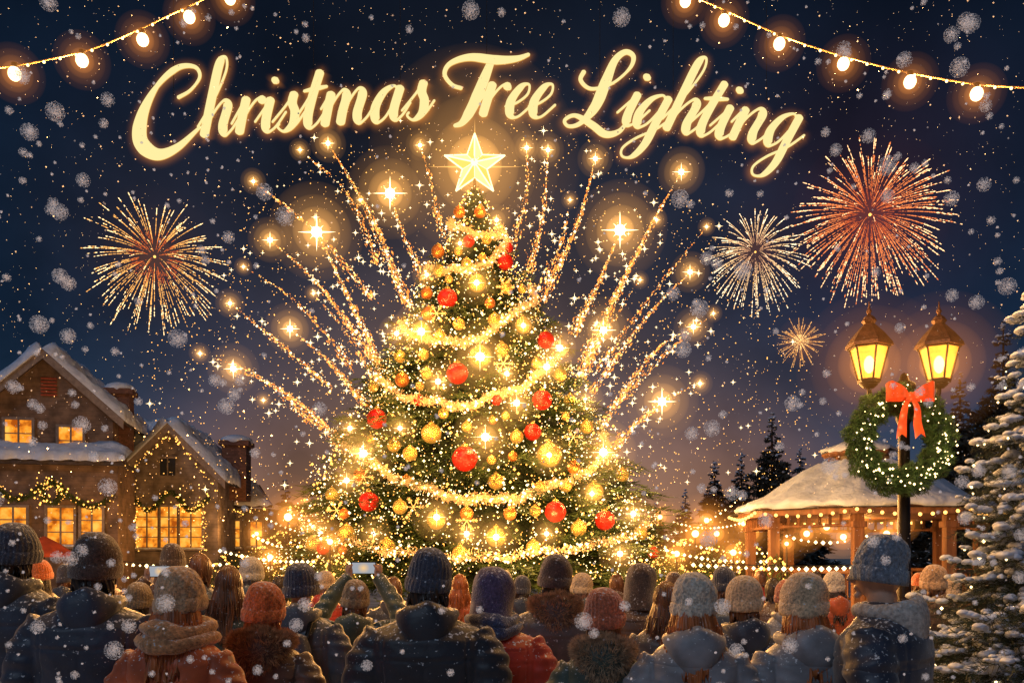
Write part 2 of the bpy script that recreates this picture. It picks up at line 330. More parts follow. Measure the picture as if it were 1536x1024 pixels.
# ---------------------------------------------------------------- conifers
def branch_tpl(nt,nn,nl,nw,seed,droop=.12,wide=.38):
    r=np.random.default_rng(seed); P=[];Dd=[]
    def ax(t): return np.array([t,0,-droop*math.sin(t*2.2)+.12*t**3])
    for i in range(int(nn*1.6)):
        t=.2+.8*i/(nn*1.6); P.append(ax(t)); Dd.append((.8,r.normal()*.7,r.normal()*.45+.2))
    for k in range(nt):
        t=.2+.78*k/nt; sd=1 if k%2 else -1; ln=(wide*(1-t)**.7+.10)*r.uniform(.8,1.2); a=r.uniform(.6,1.0)
        d=np.array([math.cos(a),sd*math.sin(a),r.normal()*.12-.05])
        for j in range(nn):
            u=(j+.5)/nn; P.append(ax(t)+d*ln*u+np.array([0,0,-.08*u*u])); q=d*.9+r.normal(size=3)*.55; q[2]+=.12; Dd.append(q)
    P=np.array(P);Dd=np.array(Dd);Dd/=np.linalg.norm(Dd,axis=1)[:,None]
    s=np.cross(Dd,r.normal(size=Dd.shape)); s/=np.linalg.norm(s,axis=1)[:,None]
    l=nl*r.uniform(.7,1.3,(len(P),1)); V=np.stack([P-s*nw/2,P+s*nw/2,P+Dd*l+s*nw*.15,P+Dd*l-s*nw*.15],1).reshape(-1,3)
    return V,np.arange(len(P)*4).reshape(-1,4)
def conifer(H,Rf,z0,dz,spc,tpls,seed,jit=.12,inner=.25,tilt=-.15):
    r=np.random.default_rng(seed); Ms=[[] for _ in tpls];Os=[[] for _ in tpls]; tips=[]
    z=z0
    while z<H*.985:
        R=max(Rf(z),.06); n=max(6,int(2*math.pi*R/spc))
        ph=r.uniform(0,6.28)
        for k in range(n):
            a=ph+2*math.pi*(k+r.uniform(-.3,.3))/n; Lb=R*r.uniform(1-jit,1+jit*.8); st=Lb*inner; ln=(Lb-st)
            tl=tilt+r.normal()*.1+ (.9*max(0,(z/H-.86))/.14 if z>H*.86 else 0)
            x=np.array([math.cos(a)*math.cos(tl),math.sin(a)*math.cos(tl),math.sin(tl)]); y=np.array([-math.sin(a),math.cos(a),0]); zz=np.cross(x,y)
            sc_=max(ln,.05); i=r.integers(len(tpls)); M=np.stack([x*sc_,y*min(sc_,1.6),zz*min(sc_,1.3)],1)
            o=np.array([math.cos(a)*st,math.sin(a)*st,z+r.uniform(-.4,.4)*dz+.12*R]); Ms[i].append(M);Os[i].append(o); tips.append((o,x,sc_,y))
        z+=dz*(.55+.45*min(1,R/1.5))
    L_=[inst(tpls[i][0],tpls[i][1],np.array(Ms[i]),np.array(Os[i])) for i in range(len(tpls)) if Ms[i]]
    V,Q,_=cat(L_); return V,Q,tips
TX=(712-768)*25/F; TY=25.0; ZT=12.46
def TR(z): return .50*(ZT-z)*(1+.05*math.sin(z*5))
tp=[branch_tpl(14,13,.085,.017,s) for s in range(4)]
V,Q,tips=conifer(ZT,TR,.9,.42,.48,tp,3,.15)
tree=emp('christmas_tree',(TX,TY,0)); top(tree,'huge decorated green fir tree glowing with golden lights','Christmas tree')
ob('crown',fast('crown',V,Q),(M_green,),tree)
ob('trunk',MB().lathe([(.42,0),(.36,1),(.3,4),(.15,9),(.04,12.4)],n=18),(M_bark,),tree)
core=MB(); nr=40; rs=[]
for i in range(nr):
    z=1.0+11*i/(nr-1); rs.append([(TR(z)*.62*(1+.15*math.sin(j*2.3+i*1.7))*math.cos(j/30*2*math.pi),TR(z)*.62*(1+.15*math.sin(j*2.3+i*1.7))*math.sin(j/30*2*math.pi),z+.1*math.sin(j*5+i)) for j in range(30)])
core.rings(rs); ob('inner_boughs',core,(mat('shaded_boughs',(.012,.022,.008),.9,var=.6,vs=6,bump=1,bs=12),),tree)  # solid cone, needle green darkened to paint shade inside the crown
def on_tree(px,py,off=.0):
    d=TY-3
    for _ in range(30):
        p=W(px,py,d); R=TR(p.z)*.97+off; dx=p.x-TX; dd=math.sqrt(max(R*R-dx*dx,0)); d=.5*d+.5*(TY-dd)
    return W(px,py,d)
def hw_px(py): return max(6,.50*(py-262))
st=emp('tree_star',(TX,TY,1.75+(835-248)*25/F)); top(st,'large glowing gold five pointed star on the treetop','star')
def starpts(R,r): return [( (R if i%2==0 else r)*math.sin(i*math.pi/5),0,(R if i%2==0 else r)*math.cos(i*math.pi/5)) for i in range(10)]
P=starpts(.90,.36); mb=MB()
for y in (-.2,.2): mb.add([(0,y,0)]+P,[(0,1+i,1+(i+1)%10) for i in range(10)],0); 
mb.m=[i%2 for i in range(20)]  # alternate light and deep gold paints facet shading on the star
ob('star_panel',mb,(emat('star_gold_light',(1,.72,.26),1.35,True),emat('star_gold_deep',(1,.52,.10),1.15,True)),st)
mb=MB()
for i in range(10):
    mb.tube([P[i],P[(i+1)%10]],.022,6)
    for y in (-.21,.21): mb.tube([(0,y,0),P[i]],.010 if i%2 else .020,6)
mb.sph((0,-.21,0),.10); ob('star_frame',mb,(emat('star_frame_light',(1,.82,.40),2.2,True),),st)
V,Q=spikes([(0,.1,0)],[1.35],.03); ob('star_ray',fast('star_ray',V,Q),(emat('star_ray_light',(1,.5,.14),1.1),),st)
halo(st,(0,0,0),3.0,GOLD,1.3,5)
light((TX,TY-1.2,12.8),220,r=.3)
N=8000; zz=ZT-.15-(ZT-1.3)*np.sqrt(rng.uniform(0,1,N)); an=rng.uniform(-math.pi*1.08,.08*math.pi,N); RR=np.array([TR(z) for z in zz])*rng.uniform(.72,1.04,N)
P=np.stack([RR*np.cos(an),RR*np.sin(an),zz+.1],1); S=rng.choice([.012,.018,.026,.042],N,p=[.42,.33,.17,.08])
a=octas(P[::2],S[::2]); b=octas(P[1::2],S[1::2]*.85); V,Q,M=cat([a,b])
top(ob('fairy_lights',fast('fairy_lights',V,Q,M),(M_fairy,M_fairyw),None,(TX,TY,0)),'thousands of tiny warm lights strung over the fir','fairy lights',stuff=True)
gar=[[(662,330),(690,346),(730,352),(768,342)],[(632,398),(670,408),(715,400),(752,376),(776,352)],[(594,486),(635,506),(680,514),(730,500),(775,468),(822,432)],
[(562,566),(600,590),(650,604),(700,606),(760,590),(810,560),(862,518)],[(500,650),(545,688),(600,718),(660,740),(720,750),(790,742),(850,720),(905,690),(950,648)],[(452,790),(520,812),(600,828),(700,836),(800,830),(900,815),(985,785)]]
M_tin=mat('gold_tinsel',(.85,.6,.3),.28,.7,emit=(1,.54,.17),es=.34,samp=False)  # emission puts a painted glow into the tinsel
def clampx(px,py): h=hw_px(py)*.985; return max(712-h,min(712+h,px))
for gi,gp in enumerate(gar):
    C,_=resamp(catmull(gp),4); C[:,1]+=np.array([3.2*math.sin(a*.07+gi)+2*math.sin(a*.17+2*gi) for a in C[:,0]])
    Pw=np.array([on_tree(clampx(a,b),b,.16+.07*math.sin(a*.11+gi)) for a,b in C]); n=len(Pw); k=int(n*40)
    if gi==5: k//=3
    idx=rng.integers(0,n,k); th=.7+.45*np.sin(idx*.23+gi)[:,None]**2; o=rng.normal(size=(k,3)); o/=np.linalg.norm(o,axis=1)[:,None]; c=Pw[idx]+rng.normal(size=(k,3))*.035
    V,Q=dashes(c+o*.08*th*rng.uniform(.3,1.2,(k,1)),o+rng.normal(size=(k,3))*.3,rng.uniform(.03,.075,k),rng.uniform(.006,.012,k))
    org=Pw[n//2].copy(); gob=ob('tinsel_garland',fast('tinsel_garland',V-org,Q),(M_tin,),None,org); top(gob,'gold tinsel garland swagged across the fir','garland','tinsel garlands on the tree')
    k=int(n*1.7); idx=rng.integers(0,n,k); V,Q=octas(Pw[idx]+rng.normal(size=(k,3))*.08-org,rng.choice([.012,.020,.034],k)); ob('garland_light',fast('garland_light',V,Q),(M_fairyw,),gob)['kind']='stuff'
def bauble_mesh(m,ridge):
    mb=MB(); n=28; mm=16; R=[]
    for i in range(1,mm):
        R.append([((1+ridge*.05*math.cos(8*2*math.pi*j/n+i*1.2))*math.sin(math.pi*i/mm)*math.cos(2*math.pi*j/n),(1+ridge*.05*math.cos(8*2*math.pi*j/n+i*1.2))*math.sin(math.pi*i/mm)*math.sin(2*math.pi*j/n),-math.cos(math.pi*i/mm)) for j in range(n)])
    mb.rings(R); me=mb.mesh('bauble'); me.materials.append(m); return me
BM={'r':bauble_mesh(M_red,.6),'g':bauble_mesh(M_gold,1),'c':bauble_mesh(M_cop,0)}
cap=MB().lathe([(.28,.93),(.28,1.12),(.2,1.15),(.02,1.16)],n=12); cap.tube([(.1*math.cos(a),0,1.22+.1*math.sin(a)) for a in np.linspace(0,6.28,10)],.025,5)
capm=cap.mesh('bauble_cap'); capm.materials.append(M_gold)
bl=[('r',671,448,15),('r',686,560,16),('r',697,688,19),('r',565,628,15),('r',553,752,15),('r',813,600,15),('r',799,648,13),('r',819,510,13),('r',758,393,12),('r',833,767,16),('r',907,780,15),('c',657,377,10),('r',703,362,9),('c',689,318,9),('c',720,318,9),('r',762,372,8),
('g',632,498,14),('g',647,650,15),('g',824,682,18),('g',744,805,15),('g',654,780,14),('g',891,737,14),('g',615,680,11),('g',716,425,13),('g',785,488,12),('g',720,535,16),('g',600,760,11),('g',520,800,13),('g',591,668,10),('g',744,722,12),('g',868,792,12),('g',760,432,9),('g',688,486,9),('g',600,535,9),('g',840,562,10),('g',880,640,10),('g',498,742,10),('g',935,712,10),('g',775,655,10),('g',700,640,8),('g',640,560,9),('g',580,820,13),('g',800,820,11),('g',690,830,12),('g',960,800,11),('g',742,480,10),('c',540,712,10),('c',640,440,9),('c',860,700,10),('c',700,770,10),('c',765,770,10),('c',610,720,8),('g',470,815,11),('g',665,620,8),('g',805,545,8),('r',485,822,10),('r',628,600,8),('r',745,600,8),('r',980,828,9),('g',730,360,7),('g',700,395,8),('c',735,455,8),('g',855,600,9),('g',810,730,9),('g',560,580,8)]
for i in range(64):
    py=random.uniform(330,835)**1.0; h=hw_px(py)*.92; x_=712+random.uniform(-h,h)
    if any((x_-b_[1])**2+(py-b_[2])**2<(b_[3]+12)**2 for b_ in bl): continue
    bl.append((random.choice('gggcg'),x_,py,random.uniform(6,11)))
names={'r':'glossy red bauble hanging from the fir','g':'textured gold bauble hanging from the fir','c':'copper orange bauble hanging from the fir'}
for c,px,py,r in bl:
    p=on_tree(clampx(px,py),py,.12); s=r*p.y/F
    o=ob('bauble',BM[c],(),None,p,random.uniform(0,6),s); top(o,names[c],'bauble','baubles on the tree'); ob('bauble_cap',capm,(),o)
mb=MB()
for k in range(6):
    a=k*math.pi/3; d=Vector((math.cos(a),0,math.sin(a))); mb.tube([(0,0,0),d],.045,5)
    for u in (.45,.7):
        for s in (-.6,.6): mb.tube([d*u,d*u+Vector((math.cos(a+s),0,math.sin(a+s)))*.28],.035,5)
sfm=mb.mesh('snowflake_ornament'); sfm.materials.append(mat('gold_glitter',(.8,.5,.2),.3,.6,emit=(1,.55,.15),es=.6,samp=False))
for px,py in ((755,545),(700,780),(758,430),(545,715),(620,760),(860,655),(655,470),(505,765)):
    p=on_tree(px,py,.2); top(ob('snowflake_ornament',sfm,(),None,p,0,.25),'glittery gold snowflake ornament on the fir','ornament','snowflake ornaments on the tree')
big=[(632,497,8),(720,535,10),(728,655,9),(545,680,9),(905,678,9),(657,572,6),(775,604,7),(785,488,5),(715,424,6),(824,682,6),(820,550,7),(700,800,6),(600,642,5),(655,775,7),(888,740,5),(520,720,6),(760,560,5),(690,365,4),(745,330,4),(640,412,4),(595,500,5),(845,522,7),(744,805,7),(480,800,6),(950,770,6),(560,800,5),(820,800,5),(930,830,6),(880,600,5),(525,642,5)]
bm=MB().sph((0,0,0),1,0,12,8).mesh('tree_light'); bm.materials.append(emat('bright_bulb',(1,.84,.48),8))
hm_={}
for i,(px,py,r) in enumerate(big):
    p=on_tree(clampx(px,py),py,.32); s=r*.66*p.y/F
    o=ob('tree_light',bm,(),None,p,0,1); o.scale=(s,s,s); top(o,'bright golden glowing light among the fir branches','light','bright lights on the tree')
    V,Q=spikes([(0,0,0)],[3.4],.03); ob('glint',fast('glint',V,Q),(M_fairyw,),o)
    for f,wt in ((8.5,.13),(5.4,.22),(3.0,.45)):
        k=(f,round(s,2))
        if k not in hm_: hm_[k]=MB().sph((0,0,0),f,0,20,12).mesh('glow'); hm_[k].materials.append(vmat(GOLD,round(wt*1.4/(2*f*s),2)))
        ob('glow',hm_[k],(),o)
    if i%2==0: light(p+Vector((0,-.8,.1)),150,(1,.5,.14),r=.08)
for x,y,z,en in ((-6.5,15,3.0,1700),(5.0,15,2.5,700),(-3.0,13.5,3.3,1500),(1.8,13.5,3.0,1300),(-.6,17,7.5,900)):
    light((TX+x,y,z),en,(1,.46,.12),r=.4)  # added midair lamps stand in for tree light, rim-lighting the crowd
# ---------------------------------------------------------------- spark trails
M_sp1=emat('spark_gold',(1,.46,.10),2.8); M_sp0=emat('spark_amber',(1,.28,.04),1.8); M_sp2=emat('spark_white',(1,.74,.38),5)
tr_=[((350,553),(430,590),(545,690),14,1),((435,493),(490,540),(560,620),14,1),((405,360),(480,430),(575,560),12,1),((475,348),(520,440),(575,560),26,1.2),((345,455),(400,500),(500,585),8,.6),((492,215),(560,330),(612,460),10,.9),((585,290),(605,350),(640,430),24,.7),((380,272),(470,345),(560,450),7,.6),((630,218),(645,270),(662,350),8,.5),((450,225),(520,290),(570,400),6,.5),((300,530),(380,560),(480,640),6,.5),((540,300),(575,380),(610,450),5,.5),((470,440),(520,500),(570,580),5,.4),((395,600),(450,620),(520,680),5,.4),((365,400),(440,450),(530,550),5,.4),
((822,225),(815,320),(790,420),9,.8),((893,238),(868,330),(815,450),10,1),((930,345),(900,420),(860,500),26,1.1),((1022,258),(960,370),(872,560),13,1.1),((1035,408),(975,470),(885,590),11,.8),((1040,490),(980,530),(900,640),11,1),((993,602),(950,640),(905,700),20,1),((905,495),(890,520),(870,570),18,.8),((1050,575),(1000,600),(920,665),7,.6),((790,222),(790,290),(770,370),9,.5),((1070,470),(1010,520),(930,600),5,.5),((985,330),(930,430),(870,540),6,.6),((855,300),(840,370),(805,440),5,.5),((1060,340),(980,440),(890,560),5,.4),((960,420),(920,480),(875,560),5,.4)]
for hd,md,bs,hs,den in tr_:
    C,u=resamp(catmull([hd,md,bs]),2.0); n=len(C); k=int(n*4.6*den); f=rng.uniform(0,1,k)**.62; ii=(f*(n-1)).astype(int)
    sp_=.5+3.3*f**1.3; P2=C[ii]+rng.normal(size=(k,2))*sp_[:,None]*1.15
    P3=np.array([W(a,b,32+rng.normal()*.4) for a,b in P2]); S=rng.choice([.008,.013,.021,.034],k,p=[.36,.34,.22,.08])*(.8+.3*f)
    T=np.gradient(C,axis=0)[ii]; Dr=np.stack([T[:,0],0*T[:,0],-T[:,1]],1)+rng.normal(size=(k,3))*.2
    k2=int(14*den); q=(rng.uniform(0,1,k2)*(n-1)).astype(int); P4=np.array([W(a+random.gauss(0,18),b+random.gauss(0,18),32+random.gauss(0,.5)) for a,b in C[q]]).reshape(-1,3)
    org=np.array(W(*hd,32)); e=emp('spark_trail',org); top(e,'arcing trail of golden sparks shooting up behind the fir','firework','spark trails behind the tree')
    V,Q,M=cat([dashes(P3[::2]-org,Dr[::2],S[::2]*2.0,S[::2]*.9),dashes(P3[1::2]-org,Dr[1::2],S[1::2]*2.6,S[1::2]),octas(P3[::8]-org,S[::8]*1.5),spikes(P4-org,rng.uniform(.05,.17,k2),.06)])
    ob('sparks',fast('sparks',V,Q,[min(x,2) for x in M]),(M_sp1,M_sp0,M_sp2),e)['kind']='stuff'
    V,Q=spikes([(0,0,0)],[hs*.027],.05); ob('spark_head',fast('spark_head',V,Q),(M_sp2,),e); ob('spark_core',MB().sph((0,0,0),hs*.0072),(emat('spark_core_light',(1,.85,.55),8),),e)
    halo(e,(0,0,0),hs*.066,GOLD,1.4,4)
k=2800; ang=rng.uniform(0,math.pi,k); rad=520*np.sqrt(rng.uniform(.02,1,k)); P=np.array([W(712+r*math.cos(a)*1.05,800-r*math.sin(a)*1.2,rng.uniform(31,36)) for a,r in zip(ang,rad)])
V,Q,M=cat([octas(P,rng.choice([.010,.016,.024],k)),spikes(P[:80]+rng.normal(size=(80,3))*.5,rng.uniform(.06,.2,80),.06)])
top(ob('drifting_sparks',fast('drifting_sparks',V,Q,M),(M_sp1,M_sp2)),'loose golden sparks drifting in the night air','sparks',stuff=True)
# ---------------------------------------------------------------- firework bursts
def burst(px,py,rp,nray,cols,label,d=150,inner=.12,thin=1,glowc=ORG,gk=.07,grav=.18):
    org=W(px,py,d); R=rp*d/F; L3=[[],[],[]]
    for i in range(nray):
        zc=1-2*(i+.5)/nray; a=i*2.39996; s=math.sqrt(1-zc*zc); dr=np.array([s*math.cos(a),zc*.9,s*math.sin(a)])+rng.normal(size=3)*.05; dr/=np.linalg.norm(dr)
        if abs(dr[1])>.86: continue
        Rr=R*rng.uniform(.78,1.07); n=30; st0=rng.uniform(inner,inner+.25)
        for j in range(n):
            f=inner+(1-inner)*(j+rng.uniform(-.3,.3))/n
            if rng.uniform()<.22 or f<st0: continue
            p=dr*Rr*f+np.array([0,0,-grav*R*f*f]); dv=dr*Rr+np.array([0,0,-2*grav*R*f])
            c=0 if f<.4 else (1 if f<.74 or rng.uniform()<.3 else 2)
            L3[c].append((p,dv,R*.024*rng.uniform(.5,1.2),R*(.002+.0055*f)*thin*rng.uniform(.6,1.3)))
    V,Q,M=cat([dashes([x[0] for x in l],[x[1] for x in l],[x[2] for x in l],[x[3] for x in l]) for l in L3])
    e=emp('firework_burst',org); top(e,label,'firework')
    ob('sparks',fast('sparks',V,Q,M),[emat('fw_%.2f_%.2f_%.2f'%tuple(c[:3]),c[:3],c[3]) for c in cols],e)['kind']='stuff'
    ob('burst_core',MB().sph((0,0,0),R*.018),(M_sp1,),e)
    halo(e,(0,0,0),R*.95,glowc,gk,4)
burst(232,385,106,140,[(1,.18,.03,1.2),(1,.46,.11,1.7),(1,.68,.32,2.6)],'golden firework burst with orange centre in the night sky')
burst(1305,322,122,230,[(1,.17,.04,.9),(1,.26,.07,1.4),(1,.56,.26,2.6)],'large red orange firework burst in the night sky',glowc=(1,.16,.03),gk=.12,thin=.9)
burst(1133,378,80,130,[(1,.5,.25,1.2),(1,.60,.28,1.6),(1,.78,.48,2.4)],'pale gold firework burst in the night sky',gk=.06,thin=1.2,grav=.25)
burst(1200,512,38,60,[(1,.6,.2,3),(1,.42,.1,1.8),(1,.5,.15,1.8)],'small golden starburst firework in the night sky',inner=.02,thin=1.8,gk=.4,grav=.05)
# ---------------------------------------------------------------- string lights overhead
SB=MB().sph((0,0,-.01),.010,0,8,6).mesh('small_bulb'); SB.materials.append(M_bulb)
def string(pts,bulbs,d0,d1,x0,x1,label,r=.042):
    dd=lambda x:d0+(d1-d0)*(x-x0)/(x1-x0)
    C,_=resamp(catmull(pts),8); P=[W(a,b,dd(a)) for a,b in C]; org=P[len(P)//2]; e=emp('string_lights',org); top(e,label,'string lights','festoon string lights')
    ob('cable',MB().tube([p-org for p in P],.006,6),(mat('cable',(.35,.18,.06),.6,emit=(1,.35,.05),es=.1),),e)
    b=MB().sph((0,0,0),(r,r,r*1.12),0,16,10); b.lathe([(r*.5,r*.9),(r*.5,r*1.7),(r*.2,r*1.8)],n=10,mi=1); bmm=b.mesh('bulb'); bmm.materials.append(emat('festoon_bulb',(1,.78,.38),5,True)); bmm.materials.append(M_dark)
    for a,bb in bulbs:
        o=ob('bulb',bmm,(),e,W(a,bb,dd(a))-org); halo(o,(0,0,0),r*4.6,ORG,1.2,5)
        light(W(a,bb,dd(a))+Vector((0,0,-.08)),75,(1,.5,.15),.05)
    for p in P[1::3]: ob('small_bulb',SB,(),e,p-org)
string([(-40,106),(22,99),(80,88),(140,73),(205,46),(265,18),(330,-12),(400,-45)],[(22,111),(123,91),(214,60),(284,26),(345,-2)],6,7,0,400,'festoon cable with round glowing amber bulbs overhead')
string([(960,-55),(1020,-14),(1080,12),(1140,40),(1200,64),(1270,86),(1340,104),(1410,118),(1480,128),(1590,134)],[(1028,2),(1086,31),(1169,66),(1265,96),(1365,123),(1465,141)],7,6,1000,1536,'festoon cable with round glowing amber bulbs overhead')
# ---------------------------------------------------------------- houses
M_w1=mat('timber_siding',(.15,.105,.08),.8,var=.4,vs=2,siding=1.6)
M_w2=mat('grey_siding',(.17,.145,.13),.8,var=.4,vs=2,siding=1.8)
M_trim=mat('painted_trim',(.20,.17,.16),.7,var=.2,vs=6)
M_rf=mat('roof_shingle',(.06,.05,.05),.9,var=.3,vs=6,bump=.6,bs=20)
M_brick=mat('chimney_brick',(.18,.09,.07),.9,brick=3,bump=.4,bs=40)
M_wood=mat('brown_timber',(.15,.065,.03),.7,var=.4,vs=8,bump=.5,bs=30,stretch=(1,1,.1))
m=D.materials.new('lit_window_glass'); m.use_nodes=True; t=m.node_tree; t.nodes.clear(); M_win=m
tc=nd(t,'ShaderNodeTexCoord'); n=nd(t,'ShaderNodeTexNoise'); n.inputs['Scale'].default_value=2.2; n.inputs['Detail'].default_value=5; t.links.new(tc.outputs['Object'],n.inputs['Vector'])
c=nd(t,'ShaderNodeValToRGB'); c.color_ramp.elements[0].position=.36; c.color_ramp.elements[0].color=(.35,.07,.005,1); c.color_ramp.elements[1].position=.68; c.color_ramp.elements[1].color=(1,.50,.08,1); q=c.color_ramp.elements.new(.5); q.color=(.90,.28,.02,1)
t.links.new(n.outputs[0],c.inputs[0]); e_=nd(t,'ShaderNodeEmission'); t.links.new(c.outputs[0],e_.inputs[0]); e_.inputs[1].default_value=1.25; o_=nd(t,'ShaderNodeOutputMaterial'); t.links.new(e_.outputs[0],o_.inputs[0])
def snow_slab(p,th=.28,nx=26,ny=14,seed=0):
    p=[Vector(a) for a in p]; n=(p[1]-p[0]).cross(p[3]-p[0]).normalized(); 
    if n.z<0: n=-n
    T=[];B=[]
    for j in range(ny+1):
        for i in range(nx+1):
            u=i/nx; v=j/ny
            a=p[0].lerp(p[1],u); b=p[3].lerp(p[2],u); q=a.lerp(b,v)
            if j==0: q=q-(b-a).normalized()*(.10*math.sin(i*1.7+seed)+.06*math.sin(i*.6))
            e=max(0,1-abs(2*u-1)**10)**.5*max(0,1-(1-v)**14 if v<1 else 1)**.5; h=th*e*(.8+.22*math.sin(u*9+seed)*math.cos(v*6+seed)+.14*math.sin(u*31+v*12)+.08*math.sin(u*61-v*23))
            T.append(q+n*(h+.01)); B.append(q+n*.004)
    w_=nx+1; mb=MB(); Fc=[(j*w_+i,j*w_+i+1,(j+1)*w_+i+1,(j+1)*w_+i) for j in range(ny) for i in range(nx)]
    k=len(T); S=[(i,i+k,i+1+k,i+1) for i in range(nx)]+[((ny*w_)+i,(ny*w_)+i+1,(ny*w_)+i+1+k,(ny*w_)+i+k) for i in range(nx)]+[(j*w_,(j+1)*w_,(j+1)*w_+k,j*w_+k) for j in range(ny)]+[(j*w_+nx,j*w_+nx+k,(j+1)*w_+nx+k,(j+1)*w_+nx) for j in range(ny)]
    mb.add(T+B,Fc+S+[tuple(x+k for x in f[::-1]) for f in Fc],0,True); return mb
def window(par,x,z,w_,h_,y=0,nx=2,ny=2):
    mb=MB().box((x,y-.03,z),(w_,.02,h_)); o=ob('window',mb,(M_win,),par)
    f=MB(); t_=.11
    f.box((x-w_/2-t_/2,y-.06,z),(t_,.12,h_+2*t_)); f.box((x+w_/2+t_/2,y-.06,z),(t_,.12,h_+2*t_)); f.box((x,y-.06,z+h_/2+t_/2),(w_,.12,t_)); f.box((x,y-.06,z-h_/2-t_/2),(w_,.12,t_))
    for i in range(1,nx): f.box((x-w_/2+w_*i/nx,y-.055,z),(.07 if i*2==nx else .04,.05,h_))
    for i in range(1,ny): f.box((x,y-.054,z-h_/2+h_*i/ny),(w_,.04,.045))
    ob('frame',f,(M_trim,),o); s=MB().box((x,y-.13,z-h_/2-t_-.03),(w_+.4,.26,.07)); ob('sill',s,(M_trim,),o)
    s=snow_slab([(x-w_/2-.2,y-.26,z-h_/2-t_+.006),(x+w_/2+.2,y-.26,z-h_/2-t_+.006),(x+w_/2+.2,y-.12,z-h_/2-t_+.006),(x-w_/2-.2,y-.12,z-h_/2-t_+.006)],.07,10,3); ob('sill_snow',s,(M_snow,),o)
def gable_house(loc,rz,w_,dep,wh,pk,wm,wins,label,chim=None,ov=.5):
    h=emp('house',loc,rz); top(h,label,'house','snowy houses around the square'); a=w_/2
    V=[(-a,0,0),(a,0,0),(a,0,wh),(0,0,pk),(-a,0,wh)]; V+=[(x,dep,z) for x,_,z in V]
    ob('wall',MB().add(V,[(0,1,2,3,4),(9,8,7,6,5),(1,6,7,2),(5,0,4,9)]),(wm,),h)
    sl=(pk-wh)/a; ex=a+ov; ez=wh-ov*sl
    rf=MB()
    for s in (-1,1):
        A=[(s*ex,-ov,ez+.02),(s*ex,dep+ov,ez+.02),(0,dep+ov,pk+.02),(0,-ov,pk+.02)]; B=[(x,y,z+.16) for x,y,z in A]
        rf.add(A+B,[(0,1,2,3),(4,5,6,7),(0,1,5,4),(1,2,6,5),(3,0,4,7)],0)
    r=ob('roof',rf,(M_rf,),h)
    bb=MB()
    for s in (-1,1):
        A=[(s*ex,-ov-.06,ez-.22),(0,-ov-.06,pk-.22),(0,-ov-.06,pk+.16),(s*ex,-ov-.06,ez+.16)]; bb.add(A+[(x,y+.055,z) for x,y,z in A],[(0,1,2,3),(4,5,6,7),(0,1,5,4),(2,3,7,6),(3,0,4,7)])
    ob('barge_board',bb,(M_trim,),r)
    for s in (-1,1):
        ob('roof_snow',snow_slab([(s*ex*1.02,-ov-.16,ez+.18-.02*sl*ex),(s*ex*1.02,dep+ov,ez+.18-.02*sl*ex),(0,dep+ov,pk+.18),(0,-ov-.16,pk+.18)],.5,30,12,seed=s+w_),(M_snow,),r)
    if chim:
        cx,cy,cz0,cz1,cw=chim; c=ob('chimney',MB().box((cx,cy,(cz0+cz1)/2),(cw,cw,cz1-cz0)).box((cx,cy,cz1+.12),(cw+.3,cw+.3,.24)),(M_brick,),r)
        ob('chimney_snow',MB().sph((cx,cy,cz1+.26),(cw*.68,cw*.68,.34)),(M_snow,),c)
    for x in wins: window(h,*x)
    return h
def lx(px,d): return (px-768)*d/F
def lz(py,d): return CZ+(HY-py)*d/F
d=38; cx=lx(70,d)
w1=gable_house((cx,d,0),math.radians(12),5.3,4.6,lz(618,d),lz(534,d),M_w1,[(lx(32,d)-cx,lz(651,d),1.05,1.15),(lx(104,d)-cx,lz(660,d),.95,1.15)],'two storey timber house with snow covered gable roof and lit windows',(2.6,1.6,lz(665,d),lz(580,d),1.0),.55)
lv=MB(); 
for i in range(6): lv.box((.1,-.05,lz(592,d)+i*.14),(.62,.08,.07),rot=Matrix.Rotation(.5,3,'X'))
ob('gable_vent',lv,(mat('red_louvre',(.3,.06,.03),.6,var=.2),),w1)
a0,a1=lx(-60,d)-cx,lx(180,d)-cx; zt=lz(700,d)
ob('wing_wall',MB().box(((a0+a1)/2,.3,zt/2),(a1-a0,3.4,zt)),(M_w1,),w1)
wr_=ob('wing_roof',MB().box(((a0+a1)/2,-.6,zt+.03),(a1-a0+.5,2.2,.14)),(M_rf,),w1)
ob('wing_roof_snow',snow_slab([(a0-.3,-1.75,zt+.12),(a1+.3,-1.75,zt+.12),(a1+.3,-.02,zt+.75),(a0-.3,-.02,zt+.75)],.4,40,8),(M_snow,),wr_)
for px in (40,103,145): window(w1,lx(px,d)-cx,lz(790,d),1.0 if px!=145 else .8,1.5,-1.41,2,3)
d=42; cx=lx(256,d); a=lx(325,d)-cx
w2=gable_house((cx,d,0),math.radians(5),2*a,5.5,lz(712,d),lz(642,d),M_w2,[(lx(222,d)-cx,lz(790,d),1.0,1.9,0,2,4),(lx(254,d)-cx,lz(790,d),.75,1.9,0,2,4),(lx(286,d)-cx,lz(790,d),1.0,1.9,0,2,4)],'grey timber house with steep snowy gable and tall lit windows',(2.4,3.0,lz(745,d),lz(657,d),1.2),.45)
ob('gable_window',MB().box((lx(252,d)-cx,-.03,lz(700,d)),(.7,.02,.8)).box((lx(252,d)-cx,-.05,lz(700,d)),(.05,.04,.8),1).box((lx(252,d)-cx,-.06,lz(686,d)),(.9,.1,.1),1),(mat('dark_window',(.03,.035,.05),.15),M_trim),w2)
b0,b1=lx(128,d)-cx,-a+.3
ob('wing_wall',MB().box(((b0+b1)/2,1.9,lz(725,d)/2),(b1-b0,3,lz(725,d))),(M_w2,),w2)
